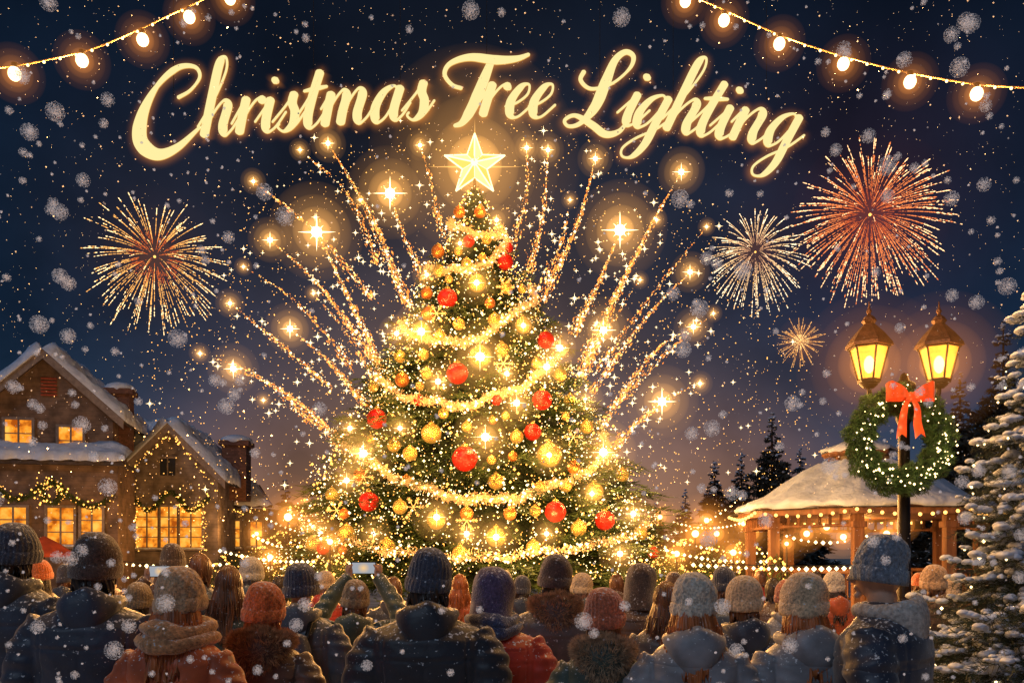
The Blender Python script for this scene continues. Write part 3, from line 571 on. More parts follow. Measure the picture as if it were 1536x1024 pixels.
ob('wing_snow',snow_slab([(b0-.2,.1,lz(712,d)),(b1+.2,.1,lz(712,d)),(b1+2.0,2.4,lz(634,44.4)),(b0+.2,2.4,lz(636,44.4))],.38,24,14),(M_snow,),w2)
d=46; cx=lx(364,d); ax=emp('house',(cx,d,0)); top(ax,'low timber annexe with snowy sloping roof and lit window','house','snowy houses around the square')
wd=lx(402,d)-lx(325,d); ob('wall',MB().box((0,2,lz(762,d)/2),(wd,4,lz(762,d))),(M_w2,),ax)
rr=ob('roof',MB().add([(-wd/2-.2,-.4,lz(762,d)+.02),(wd/2+.4,-.4,lz(762,d)+.02),(wd/2-1,2,lz(722,d)),(-wd/2-.2,2,lz(722,d))],[(0,1,2,3)]),(M_rf,),ax)
ob('roof_snow',snow_slab([(-wd/2-.2,-.45,lz(762,d)+.1),(wd/2+.4,-.45,lz(762,d)+.1),(wd/2-1.2,2,lz(722,d)+.1),(-wd/2-.2,2,lz(716,d)+.1)],.25,18,8),(M_snow,),rr)
window(ax,lx(348,d)-cx,lz(800,d),.85,1.3,0,2,3); window(ax,lx(385,d)-cx,lz(800,d),.6,1.2,0,2,3)
def garland(pts,d,rad,label,nl=5,leaf=True,sz=.03):
    df=d if callable(d) else (lambda x:d)
    C,_=resamp(catmull(pts),3); P=np.array([W(a,b,df(a)) for a,b in C]); n=len(P); org=P[n//2]
    k=n*(16 if leaf else 1); idx=rng.integers(0,n,k); o=rng.normal(size=(k,3)); o/=np.linalg.norm(o,axis=1)[:,None]
    V,Q=dashes(P[idx]+o*rad*.6,o+rng.normal(size=(k,3))*.4,rng.uniform(.5,1,k)*rad*.7,np.full(k,rad*.14))
    g_=ob('evergreen_garland' if leaf else 'light_string',fast('garland',V-org,Q),(M_green if leaf else M_dark,),None,org); top(g_,label,'garland' if leaf else 'string lights','garlands on the houses')
    k=n*nl//5+3; idx=rng.integers(0,n,k); V,Q=octas(P[idx]+rng.normal(size=(k,3))*rad*.8+[0,-rad*.6,0]-org,rng.choice([sz,sz*1.5,sz*.7],k)); ob('garland_light',fast('garland_light',V,Q),(M_fairy,),g_)['kind']='stuff'
dw=lambda px:35.3+.0118*px
garland([(-10,728),(20,748),(45,742),(76,724),(105,745),(140,760),(172,742)],dw,.17,'evergreen swag with warm lights on the porch',6)
a=np.linspace(0,2*math.pi,12); garland([(78+15*math.cos(x),738+15*math.sin(x)) for x in a],lambda x:dw(x)-.15,.17,'evergreen wreath with warm lights on the porch',9)
d2=lambda px:41.7+.003*(px-256)
garland([(200,748),(225,765),(256,738),(285,765),(312,748)],d2,.17,'evergreen swag with lights above tall windows',6)
d3=lambda px:41.2+.003*(px-256)
garland([(183,722),(220,680),(256,650)],d3,.07,'string of lights along the gable edge',4,False); garland([(256,650),(290,690),(328,738)],d3,.07,'string of lights along the gable edge',4,False)
garland([(206,748),(204,790),(206,830)],d2,.09,'string of lights beside tall windows',5,False); garland([(305,748),(307,790),(305,830)],d2,.09,'string of lights beside tall windows',5,False)
garland([(330,762),(365,768),(402,762)],45.3,.06,'string of lights under the annexe eave',5,False)
for px,py,dd,en in ((50,790,33,130),(150,775,35,80),(255,805,38.5,170),(350,790,42,140)): light(W(px,py,dd),en,(1,.42,.10),.2)
p=W(66,860,26); um=emp('market_canopy',(p.x,26,0)); top(um,'orange red market canopy on a pole by the houses','canopy')
mb=MB(); R=[]
for r,z in ((.85,1.75),(.83,1.86),(.42,2.15),(.03,2.36)): R.append([(r*(1+.04*math.cos(8*k/32*2*math.pi))*math.cos(k/32*2*math.pi),r*math.sin(k/32*2*math.pi),z) for k in range(32)])
ob('canopy_cloth',mb.rings(R,sm=False),(mat('orange_canvas',(.4,.06,.02),.8,var=.3,vs=3),),um); ob('pole',MB().tube([(0,0,0),(0,0,2.35)],.03,8),(M_wood,),um)
# ---------------------------------------------------------------- gazebo
d=20; gx=lx(1290,d); gz=emp('gazebo',(gx,d,0)); top(gz,'octagonal timber gazebo with snow covered roof and string lights','gazebo')
Rg=2.55; ze=lz(768,d); zm=lz(698,d)
def octp(r,z,ph=math.pi/8): return [(r*math.cos(ph+k*math.pi/4),r*math.sin(ph+k*math.pi/4),z) for k in range(8)]
rf=ob('roof',MB().rings([octp(Rg+.15,ze-.14),octp(Rg+.15,ze),octp(.9,zm-.1)],sm=False),(M_wood,),gz)
def osn(prof,seed,n=96):
    R=[]
    for i,(r,z) in enumerate(prof):
        ring=[]
        for k in range(n):
            a=k/n*2*math.pi+math.pi/8; q=(a-math.pi/8)%(math.pi/4)-math.pi/8; oc=math.cos(math.pi/8)/math.cos(q)*.85+.15*.97
            ring.append((r*oc*math.cos(a)*(1+.012*math.sin(k*1.3+i)),r*oc*math.sin(a)*(1+.012*math.sin(k*1.3+i)),z+.03*math.sin(k*.7+i*1.3)+.018*math.sin(k*2.1)))
        R.append(ring)
    return MB().rings(R)
M_snd=mat('shade_tinted_snow',(.40,.47,.62),.8,var=.2,vs=2,bump=.6,bs=8,bd=.05)  # snow colour darkened to paint a dim tone over the gazebo roof
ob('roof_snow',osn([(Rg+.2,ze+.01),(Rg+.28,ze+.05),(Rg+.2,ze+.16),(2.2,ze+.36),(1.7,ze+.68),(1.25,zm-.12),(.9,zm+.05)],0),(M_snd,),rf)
ob('cupola',MB().rings([octp(.62,zm+.0),octp(.62,zm+.20)],sm=False),(mat('dim_cupola_glass',(.1,.08,.07),.3,emit=(1,.35,.08),es=.08),),rf)
fr=MB().rings([octp(.74,zm+.18),octp(.82,zm+.23),octp(.82,zm+.28)],sm=False)
for q in octp(.64,zm): fr.tube([q,(q[0],q[1],zm+.20)],.045,6)
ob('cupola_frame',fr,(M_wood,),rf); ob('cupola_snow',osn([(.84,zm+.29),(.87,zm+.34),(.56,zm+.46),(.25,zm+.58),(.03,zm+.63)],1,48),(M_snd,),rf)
for x,y,z in octp(Rg-.15,0): ob('post',MB().box((x,y,ze/2),(.2,.2,ze)).box((x,y,.2),(.3,.3,.4)).box((x,y,ze-.35),(.28,.28,.12)),(M_wood,),gz)
oc=octp(Rg-.15,0)
for k in range(8):
    if k==5: continue
    a=Vector(oc[k]); b=Vector(oc[(k+1)%8]); r=MB(); r.tube([a+Vector((0,0,1.45)),b+Vector((0,0,1.45))],.05,6); r.tube([a+Vector((0,0,.7)),b+Vector((0,0,.7))],.04,6)
    for i in range(1,9): q=a.lerp(b,i/9); r.tube([q+Vector((0,0,.7)),q+Vector((0,0,1.45))],.02,5)
    ob('railing',r,(M_wood,),gz)
    r=MB(); N_=8
    for i in range(N_): q=a.lerp(b,(i+.5)/N_); r.box((q.x,q.y,ze-.22),(.05,.05,.26))
    r.tube([a+Vector((0,0,ze-.36)),b+Vector((0,0,ze-.36))],.04,6); ob('frieze',r,(M_wood,),gz)
ob('floor',MB().rings([octp(Rg,0.01),octp(Rg,.35)],sm=False),(M_wood,),gz)
light((gx,d,ze-.5),90,(1,.42,.09),r=.1); light((gx-.8,d-1.6,ze-.7),18,(1,.42,.1),r=.1)
es=emp('string_lights',(gx,d,ze)); top(es,'warm bulbs strung around the gazebo eave','string lights','festoon string lights')
em=octp(Rg+.35,-.02); eb=MB().sph((0,0,0),.036,0,10,8).mesh('bulb'); eb.materials.append(emat('eave_bulb',(1,.46,.10),4))
for k in range(8):
    for i in range(9):
        q=Vector(em[k]).lerp(Vector(em[(k+1)%8]),i/9); ob('bulb',eb,(),es,q+Vector((0,0,-.1*math.sin(math.pi*i/9)-.05)))
ob('cable',MB().tube([Vector(q) for q in em+em[:1]],.012,5),(M_dark,),es)
for k,(px,py) in enumerate(((1240,790),(1265,805),(1292,785),(1330,800),(1210,800),(1352,786))):
    p=W(px,py,d+.3*(k%3)); e=ob('hanging_lantern',MB().sph((0,0,0),.07,0,12,8),(M_bulb,),None,p); top(e,'small warm round lantern hanging inside the gazebo','lantern','lanterns in the gazebo'); ob('cord',MB().tube([(0,0,0),(0,0,ze-p.z+.3)],.006,4),(M_dark,),e); halo(e,(0,0,0),.45,ORG,1.2,3)
# ---------------------------------------------------------------- street lamp
d=9.0; sx=lx(1356,d); lamp=emp('street_lamp',(sx,d,0)); top(lamp,'twin lantern black iron street lamp glowing warm, holding a wreath','street lamp')
zb=lz(585,d)
ob('post',MB().lathe([(.2,0),(.2,.12),(.15,.16),(.14,.5),(.1,.58),(.075,.65),(.06,2.2),(.055,zb-.35),(.08,zb-.3),(.08,zb-.24),(.055,zb-.2),(.06,zb-.02),(.11,zb+.0),(.11,zb+.06),(.05,zb+.1),(.03,zb+.16),(.0,zb+.18)],n=24),(M_dark,),lamp)
for s in (-1,1):
    xo=s*.355; zl=zb+.04
    pts=[(0,0,zb-.12),(s*.12,0,zb-.2),(s*.25,0,zb-.17),(s*.34,0,zb-.06),(xo,0,zl)]
    arm=MB().tube(catmull(pts,8),.026,8); arm.tube(catmull([(s*.08,0,zb-.03),(s*.16,0,zb+.02),(s*.2,0,zb-.05),(s*.15,0,zb-.1),(s*.12,0,zb-.06)],6),.013,6); arm.lathe([(.05,-.02),(.085,.01),(.085,.03),(.04,.05)],(xo,0,zl),16)
    ob('arm',arm,(M_dark,),lamp)
    lt=emp('lantern',(xo,0,zl+.03)); lt.parent=lamp
    def sq(r,z,n=6): return [(r*math.cos(k*2*math.pi/n+math.pi/6),r*math.sin(k*2*math.pi/n+math.pi/6),z) for k in range(n)]
    M_pane=mat('lantern_glass',(1,.45,.1),.3,emit=(1,.36,.035),es=.95,alpha=.78,var=.3,vs=10)
    ob('pane',MB().rings([sq(.10,.03),sq(.185,.36)],sm=False),(M_pane,),lt)
    fr=MB()
    for a,b in zip(sq(.105,.02),sq(.19,.37)): fr.tube([a,b],.0105,6)
    A=sq(.105,.03);B=sq(.19,.36)
    for i in range(6): fr.tube([A[i],A[(i+1)%6]],.012,5); fr.tube([B[i],B[(i+1)%6]],.013,5); fr.sph(B[i],.02,0,8,6)
    fr.rings([sq(.11,0),sq(.115,.03)],sm=False); fr.lathe([(.05,-.05),(.07,-.02),(.1,0)],n=12); ob('frame',fr,(M_dark,),lt)
    rf=MB().rings([sq(.235,.365),sq(.225,.40),sq(.15,.50),sq(.075,.58),sq(.055,.60),sq(.075,.63),sq(.05,.67),sq(.012,.70)],sm=False); rf.lathe([(.012,.69),(.028,.73),(.012,.76),(.004,.83)],n=10); ob('lantern_roof',rf,(mat('rusty_iron',(.12,.05,.025),.45,.5,var=.4,vs=15,bump=.4,bs=50),),lt)
    ob('bulb',MB().sph((0,0,.19),(.05,.05,.09)),(emat('lamp_bulb',(1,.74,.32),10,True),),lt)
    halo(lt,(0,0,.2),.72,ORG,1.0,5); light((xo,-.32,zl+.2),9,(1,.5,.14),r=.08,parent=lamp); light((xo,.3,zl+.2),7,(1,.5,.14),r=.08,parent=lamp)
wc=W(1350,661,8.83); wh=emp('wreath',wc); top(wh,'evergreen Christmas wreath with lights and red bow on lamp post','wreath')
k=19000; a=rng.uniform(0,2*math.pi,k); b=rng.uniform(0,2*math.pi,k); rr=.15*np.sqrt(rng.uniform(.05,1,k))*(1+.15*np.sin(a*9)+.10*np.sin(a*17+1)); R0=.405
c=np.stack([np.cos(a)*(R0+rr*np.cos(b)),-rr*np.sin(b)*.9,np.sin(a)*(R0+rr*np.cos(b))],1)
dr=np.stack([np.cos(a)*np.cos(b)-.8*np.sin(a),-np.sin(b),np.sin(a)*np.cos(b)+.8*np.cos(a)],1)+rng.normal(size=(k,3))*.7
V,Q=dashes(c,dr,rng.uniform(.018,.055,k),rng.uniform(.002,.0045,k)); ob('greenery',fast('greenery',V,Q),(mat('wreath_needles',(.06,.13,.035),.6,var=.6,vs=16),),wh)
k=130; a=rng.uniform(0,2*math.pi,k); V,Q=octas(np.stack([np.cos(a)*(R0+rng.normal(size=k)*.08),-.15+rng.normal(size=k)*.02,np.sin(a)*(R0+rng.normal(size=k)*.08)],1),rng.choice([.006,.010,.014],k)); ob('wreath_light',fast('wreath_light',V,Q),(M_fairyw,),wh)['kind']='stuff'
light(wc+Vector((0,-.7,.1)),7,(1,.6,.25),.05,parent=None)
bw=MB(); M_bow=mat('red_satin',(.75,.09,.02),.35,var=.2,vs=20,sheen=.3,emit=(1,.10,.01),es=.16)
def ribbon(P,wd_):
    P=catmull(P,8); Vv=[]
    for i,p in enumerate(P):
        w_=np.interp(i/(len(P)-1),np.linspace(0,1,len(wd_)),wd_); Vv+= [(p[0],p[1],p[2]-w_),(p[0],p[1]-.012*math.sin(i*.8),p[2]),(p[0],p[1],p[2]+w_)]
    bw.add(Vv,[(3*i+j,3*i+j+1,3*i+j+4,3*i+j+3) for i in range(len(P)-1) for j in (0,1)],0,True)
for s in (-1,1):
    ribbon([(0,-.18,.0),(s*.07,-.23,.04),(s*.17,-.23,.06),(s*.205,-.18,.04),(s*.17,-.14,.03),(s*.07,-.15,.01),(0,-.17,.0)],[.02,.045,.075,.075,.06,.04,.02])
    Vt=[]
    for i in range(13):
        u=i/12; x=s*(.015+.08*u+.02*math.sin(u*5)); z=-.02-.30*u; h_=.022+.022*u; y=-.19-.02*math.sin(u*7+s); tz=.035*(1 if i==12 else 0)
        Vt+=[(x-h_,y,z-tz),(x,y-.012,z+(.01 if i==12 else 0)),(x+h_,y,z-tz*.6)]
    bw.add(Vt,[(3*i+j,3*i+j+1,3*i+j+4,3*i+j+3) for i in range(12) for j in (0,1)],0,True)
bw.sph((0,-.20,.0),(.038,.03,.042)); bo_=ob('bow',bw,(M_bow,),wh,(0.02,0,.40)); bo_.scale=(1.15,1.0,1.15)
# ---------------------------------------------------------------- snowy pine (near) and far pines
def icoblob(seed):
    q=np.random.default_rng(seed); mb=MB().sph((0,0,0),1,0,10,7); V=np.array(mb.v); n=V/np.linalg.norm(V,axis=1)[:,None]
    f=1+.2*np.sin(n@q.normal(size=3)*4+1)+.15*np.sin(n@q.normal(size=3)*8); V=n*f[:,None]; return V,list(mb.f)
def pine(x,y,H,R,label,snow=0,seed=1,dens=(8,8),nl=.09,nw=.02,dz=.3,spc=.4,lights=0,mg=None,sz=1,tilt=-.22,droop=.18,ms=None):
    e=emp('pine_tree',(x,y,0)); top(e,label,'tree','pine trees')
    tps=[branch_tpl(dens[0],dens[1],nl,nw,seed*10+i,droop) for i in range(3)]
    Rf=lambda z:R*(1-z/H)**.85*(1+.12*math.sin(z*7/H*3)); V,Q,tips=conifer(H,Rf,H*.06,dz,spc,tps,seed,.32,.06,tilt)
    ob('crown',fast('crown',V,Q),(mg or M_green,),e); ob('trunk',MB().lathe([(R*.08,0),(R*.06,H*.3),(R*.012,H*.97)],n=12),(M_bark,),e)
    if snow:
        P=[];S=[]
        for o,xd,s,yd in tips:
            if rng.uniform()<.2: continue
            for u in rng.uniform(.25,1.02,max(2,int(snow*s*8))):
                v=rng.normal()*.14*(1.15-u); 
                P.append(o+xd*s*u+yd*v*min(s,1.6)+np.array([0,0,(-droop*math.sin(u*2.2)+.12*u**3-.05*abs(v))*min(s,1.3)+.02*sz])); q=rng.uniform(.3,1.15)*sz; S.append([.042*q,.042*q*rng.uniform(.7,1.3),.022*q])
        P=np.array(P);S=np.array(S); TVs,TF=icoblob(seed)
        q4=np.array([f for f in TF if len(f)==4]); 
        Ms=np.zeros((len(P),3,3)); 
        for i in range(3): Ms[:,i,i]=S[:,i]
        V,Q=inst(TVs,q4,Ms,P); ob('snow_cap',fast('snow_cap',V,Q,smooth=True),(ms or M_snow,),e)
    if lights:
        k=lights; idx=rng.integers(0,len(tips),k); P=np.array([tips[i][0]+tips[i][1]*tips[i][2]*.95 for i in idx]); V,Q=octas(P+[0,0,-.05],rng.choice([.006,.010,.014],k)); ob('fairy_light',fast('fairy_light',V,Q),(M_fairyw,),e)['kind']='stuff'
    return e
pine(W(1552,0,6.2).x,6.2,3.75,1.05,'young pine heavily laden with snow and tiny warm lights',snow=4.2,seed=5,dens=(16,16),nl=.085,nw=.007,dz=.19,spc=.19,lights=200,mg=mat('near_pine_needles',(.03,.05,.03),.6,var=.5,vs=5),tilt=-.28,droop=.24,ms=mat('bough_snow',(.62,.70,.88),.8,var=.1,vs=20,bump=.6,bs=60,bd=.01))
Mfar=mat('dark_pine',(.035,.045,.05),.8,var=.5,vs=2)
for px,py,dd,wp in ((355,655,52,60),(428,715,60,50),(318,690,66,50),(1158,618,50,86),(1072,690,60,64),(1112,676,62,60),(1028,735,64,50),(1440,560,48,100),(1505,482,40,110),(1200,672,62,66),(468,742,66,46),(1392,640,60,70),(985,752,70,44),(20,700,75,60)):
    H=lz(py,dd); pine(lx(px,dd),dd,H,max(1.2,wp/2*dd/F*1.5),'dark snow dusted pine behind the square',snow=.35,seed=int(px),dens=(8,8),nl=.26,nw=.10,dz=.55,spc=.5,mg=Mfar,sz=2.4)
# ---------------------------------------------------------------- plaza lights
def plaza_string(x0,y0,x1,y1,d,sag,n,label,s=.045):
    C=[(x0+(x1-x0)*i/(n-1),y0+(y1-y0)*i/(n-1)+sag*4*(i/(n-1))*(1-i/(n-1))) for i in range(n)]; P=np.array([W(a,b,d) for a,b in C]); org=P[n//2]
    e=ob('light_string',MB().tube([Vector(p-org) for p in P],.012,5),(M_dark,),None,org); top(e,label,'string lights','light strings around the square')
    V,Q=octas(P-org+[0,0,-.06],rng.uniform(s*.6,s*1.3,n)); ob('string_bulb',fast('string_bulb',V,Q),(M_fairyw,),e)['kind']='stuff'
for a in ((985,800,1160,826,26,8,22),(1000,822,1150,838,22,6,18),(1010,780,1140,770,34,14,22),(400,775,520,800,30,10,18),(380,800,500,830,25,8,18),(330,822,470,838,22,6,18),(1040,842,1300,846,17,4,24),(1180,800,1300,800,22,10,12),(170,840,340,842,22,5,18),(1000,800,1110,745,38,10,16)): plaza_string(*a,'warm bulbs strung across the square by the crowd')
def shrub(px,py,d,r,label):
    p=W(px,py,d); e=emp('shrub',(p.x,d,0)); top(e,label,'shrub','lit shrubs around the square'); k=1500
    o=rng.normal(size=(k,3)); o/=np.linalg.norm(o,axis=1)[:,None]; o[:,2]=np.abs(o[:,2]); Rr=r*rng.uniform(.6,1.05,(k,1)); c=o*Rr*[1,.8,1]; c[:,2]*=(p.z/r)
    V,Q=dashes(c,o+rng.normal(size=(k,3))*.6,rng.uniform(.05,.12,k),rng.uniform(.008,.02,k)); ob('foliage',fast('foliage',V,Q),(M_green,),e)
    k=150; o=rng.normal(size=(k,3)); o/=np.linalg.norm(o,axis=1)[:,None]; o[:,2]=np.abs(o[:,2]); c=o*r*1.03*[1,.8,p.z/r]; V,Q=octas(c,rng.choice([.016,.026,.042],k)); ob('fairy_light',fast('fairy_light',V,Q),(M_fairy,),e)['kind']='stuff'
    ob('stem',MB().tube([(0,0,0),(0,0,p.z*.7)],.06,6),(M_bark,),e)
for a in ((1030,812,24,.9),(1075,822,22,.8),(1118,815,26,.9),(425,800,26,1.0),(465,815,23,.8),(390,822,28,.9),(1160,838,19,.6),(1000,835,21,.7),(350,828,30,1),(505,835,20,.6)): shrub(*a,'round shrub covered in warm fairy lights')
for px,py,dd,r in ((1043,800,22,.11),(1100,828,21,.09),(432,775,22,.12),(405,835,20,.08),(495,812,19,.08),(1015,830,19,.08),(1075,800,24,.09),(1130,800,24,.07),(470,790,23,.07),(1180,815,18,.05),(385,800,25,.07),(1060,780,28,.1),(1115,785,30,.09),(455,760,30,.1),(990,775,28,.09)):
    p=W(px,py,dd); e=emp('globe_lamp',(p.x,p.y,0)); top(e,'warm globe light on a slim post by the shrubs','lamp','globe lamps around the square'); ob('globe',MB().sph((0,0,p.z),r*.8),(M_bulb,),e); ob('post',MB().tube([(0,0,0),(0,0,p.z-r)],.02,6),(M_dark,),e); halo(e,(0,0,p.z),r*9,ORG,1.3,5)
light(W(1060,780,20),220,(1,.45,.12),.3); light(W(440,780,20),220,(1,.45,.12),.3)
# ---------------------------------------------------------------- people
def remesh(mb,vox,sm=3):
    me=D.meshes.new('t'); me.from_pydata([tuple(v) for v in mb.v],[],mb.f); me.update(); o=D.objects.new('t',me); COL.objects.link(o)
    r=o.modifiers.new('r','REMESH'); r.mode='VOXEL'; r.voxel_size=vox; r.use_smooth_shade=True
    if sm: s=o.modifiers.new('s','SMOOTH'); s.iterations=sm; s.factor=.5
    dg=bpy.context.evaluated_depsgraph_get(); out=D.meshes.new_from_object(o.evaluated_get(dg)); D.objects.remove(o); D.meshes.remove(me); return out
def ell(cx,cy,z,rx,ry,n=28,p=2.4):
    out=[]
    for j in range(n):
        a=2*math.pi*j/n; c,s=math.cos(a),math.sin(a); out.append((cx+rx*abs(c)**(2/p)*(1 if c>0 else -1),cy+ry*abs(s)**(2/p)*(1 if s>0 else -1),z))
    return out
ARM={'down':[(.19,-.01,1.415),(.245,-.02,1.28),(.265,-.01,1.12),(.27,.05,.98),(.255,.11,.87)],
     'pocket':[(.19,-.01,1.415),(.255,-.03,1.28),(.29,-.05,1.13),(.26,.06,1.02),(.2,.15,.95)],
     'up':[(.18,.0,1.41),(.27,.08,1.43),(.35,.16,1.47),(.25,.26,1.66),(.115,.34,1.84)]}
def hand(mb,wp,d,s,pose):
    wp=Vector(wp); d=Vector(d).normalized()
    if pose=='up':
        mb.tube([wp,wp+Vector((0,.01,.04)),wp+Vector((0,.015,.08)),wp+Vector((0,.015,.10))],[.026,.038,.038,.028],10,flat=.55)
        for i,L_ in enumerate((.065,.075,.07,.055)):
            b=wp+Vector((0,.03,.095-.022*i)); mb.tube([b,b+Vector((-s*L_*.45,.015,.004)),b+Vector((-s*L_*.85,.008,.004)),b+Vector((-s*L_,-.006,0))],[.0095,.009,.008,.006],8)
        b=wp+Vector((0,-.01,.045)); mb.tube([b,b+Vector((-s*.012,-.015,.03)),b+Vector((-s*.03,-.012,.055))],[.012,.011,.008],8)
    else:
        x=d.cross(Vector((1,0,0))).normalized(); mb.tube([wp,wp+d*.04,wp+d*.085,wp+d*.1],[.026,.04,.042,.034],10,flat=.5)
        for i,L_ in enumerate((.07,.08,.075,.06)):
            o=x*(.032-.0215*i); b=wp+d*.09+o; mb.tube([b,b+d*L_*.4,b+d*L_*.75+Vector((-s*.015,0,0)),b+d*L_*.9+Vector((-s*.035,0,0))],[.0095,.009,.008,.0065],8)
        b=wp+d*.03+x*.03; mb.tube([b,b+d*.03+x*.022,b+d*.06+x*.03],[.012,.011,.008],8)
def body(pose):
    mb=MB(); T=[(.80,.15,.10,0),(.92,.165,.115,0),(1.05,.14,.10,0),(1.2,.155,.11,0),(1.33,.17,.115,-.01),(1.42,.17,.09,-.01),(1.465,.10,.07,-.01),(1.49,.058,.06,-.01),(1.58,.054,.06,.0)]
    mb.rings([ell(0,cy,z,rx,ry) for z,rx,ry,cy in T])
    h=MB().sph((0,0,0),1,0,36,24); 
    for v in h.v:
        x,y,z=v; fr=max(0,y); jaw=1-.28*max(0,-z)**1.5; px=.076*x*jaw; py=.098*y*(1-.12*max(0,-z)*(1 if y<0 else .3)); pz=.118*z
        if fr>.7 and abs(z)<.2: py-=.006*math.exp(-((abs(x)-.38)/.15)**2)*math.exp(-(z/.15)**2)
        mb.v.append((px,py+.012,1.66+pz))
    o=len(mb.v)-len(h.v); mb.f+=[tuple(i+o for i in f) for f in h.f]; mb.m+=[0]*len(h.f); mb.sm+=[True]*len(h.f)
    mb.tube([(0,.105,1.685),(0,.122,1.655),(0,.135,1.635),(0,.112,1.625)],[.009,.012,.016,.012],8)
    mb.sph((0,.103,1.598),(.026,.012,.008)); mb.sph((0,.098,1.565),(.022,.016,.016))
    for s in (-1,1):
        mb.sph((s*.08,.005,1.655),(.009,.02,.032)); mb.sph((s*.031,.1,1.672),(.012,.008,.007)); mb.sph((s*.031,.104,1.692),(.02,.008,.006))
        A=[(s*x,y,z) for x,y,z in ARM[pose]]; mb.tube(A,[.055,.05,.042,.036,.027],12); dr=Vector(A[-1])-Vector(A[-2]); hand(mb,A[-1],dr,s,pose)
        mb.tube([(s*.09,0,.9),(s*.1,.01,.7),(s*.1,.01,.5),(s*.1,-.01,.3),(s*.1,-.02,.09)],[.095,.085,.06,.056,.04],14)
        mb.tube([(s*.1,-.05,.05),(s*.105,.05,.04),(s*.11,.14,.03),(s*.11,.19,.025)],[.045,.045,.035,.02],12)
    return remesh(mb,.0075,2)
def snz(co,sc_,seed):
    r=np.random.default_rng(seed); o=0
    for i in range(6): k=r.normal(size=3)*sc_; o=o+np.sin(co@k+r.uniform(0,6))
    return o/6
def coat(pose,bulk=1.0,fem=False,long=False,seed=0):
    b=bulk; hem=.62 if long else .76; sh=.93 if fem else 1.0
    T=[(hem,.215*b,.165*b,0),(.9,.212*b,.16*b,0),(1.02,.195*b*(.93 if fem else 1),.148*b,0),(1.18,.205*b*sh,.152*b,-.005),(1.31,.222*b*sh,.158*b,-.012),(1.39,.222*b*sh,.145*b,-.015),(1.44,.19*sh*b,.12,-.015),(1.475,.135,.1,-.012),(1.505,.09,.09,-.01),(1.54,.082,.085,0)]
    mb=MB().rings([ell(0,cy,z,rx,ry,36) for z,rx,ry,cy in T])
    for s in (-1,1):
        A=[(s*(x*(sh if i<3 else 1)*(1+.25*(b-1))),y,z) for i,(x,y,z) in enumerate(ARM[pose])]; 
        if pose!='up': A[0]=(s*.165*sh*b,-.01,1.40)
        mb.tube(A,[.085*b,.088*b,.078*b,.068*b,.052],16)
    me=remesh(mb,.010,5); n=len(me.vertices); c=np.zeros(n*3); me.vertices.foreach_get('co',c); c=c.reshape(-1,3); nn=np.zeros(n*3); me.vertices.foreach_get('normal',nn); nn=nn.reshape(-1,3)
    f=.004*snz(c,10,seed)+.0035*(1-2*np.abs(snz(c*[1,1,1.8],19,seed+1)))
    arm=np.clip((np.abs(c[:,0])-.2)/.05,0,1); f+=arm*.0045*np.sin(c[:,2]*75+c[:,1]*30+snz(c,9,4)*3)
    f-=.007*np.exp(-((c[:,2]-1.30-.02*np.abs(c[:,0]))/.007)**2)*(1-arm)
    f-=.006*np.exp(-((np.abs(c[:,0])-.185)/.006)**2)*(c[:,2]<1.40)*(c[:,1]<0)
    if seed%2==0: f-=.005*np.exp(-(c[:,0]/.006)**2)*(c[:,1]<0)*(c[:,2]<1.30)
    c+=nn*f[:,None]; me.vertices.foreach_set('co',c.ravel().astype(np.float32)); me.update(); return me
def revolve_hat(style):
    n=168; R=[]; cz=1.62
    prof=[(.0,.93,0),(.0,1.06,1),(.02,1.10,1),(.045,1.10,1),(.062,1.07,1),(.066,1.02,0),(.072,1.03,1)]
    for i in range(1,23):
        u=i/22; prof.append((.072+.136*math.sin(u*math.pi/2),1.04*math.cos(u*math.pi/2)**.8 if u<1 else .01,1))
    if style=='hood':
        prof=[(-.14,1.4,0),(-.12,1.45,1),(-.06,1.22,1),(0,1.18,1),(.05,1.2,1)]+[(.08+.14*math.sin(u*math.pi/2),1.2*math.cos(u*math.pi/2)**.75 if u<1 else .01,1) for u in np.linspace(.1,1,12)]
    for i,(z,k,am) in enumerate(prof):
        ring=[]
        for j in range(n):
            a=2*math.pi*j/n
            if style=='rib': dsp=.0018*math.cos(28*a)
            elif style=='cable': dsp=.003*math.cos(14*a+1.4*math.sin(z*130))+.0012*math.cos(56*a)
            elif style=='bobble': dsp=.0025*math.cos(28*a+(i%2)*math.pi)*(1 if z>.07 else .6)
            else: dsp=.004*math.sin(3*a+z*20)+.003*math.sin(7*a+1+z*35)
            dsp+=.003*math.sin(2*a+z*25)+.002*math.sin(5*a-z*40)
            kk=min(1,k*1.5); rx=(.101*k+dsp*am*kk); ry=(.117*k+dsp*am*kk)
            ring.append((rx*math.cos(a)+(.008*math.sin(z*14)),.008+ry*math.sin(a)-(.018*min(1,max(0,z-.08)/.08)),cz+z+(.012*math.sin(a) if z<.08 else 0)))
        R.append(ring)
    return MB().rings(R,cap=True).mesh('hat')
def ringmesh(f,n=72,m=14):
    R=[]
    for i in range(n):
        th=2*math.pi*i/n; R.append([f(th,2*math.pi*j/m) for j in range(m)])
    V=[p for r in R for p in r]; Fc=[(i*m+j,((i+1)%n)*m+j,((i+1)%n)*m+(j+1)%m,i*m+(j+1)%m) for i in range(n) for j in range(m)]
    return MB().add(V,Fc,0,True)
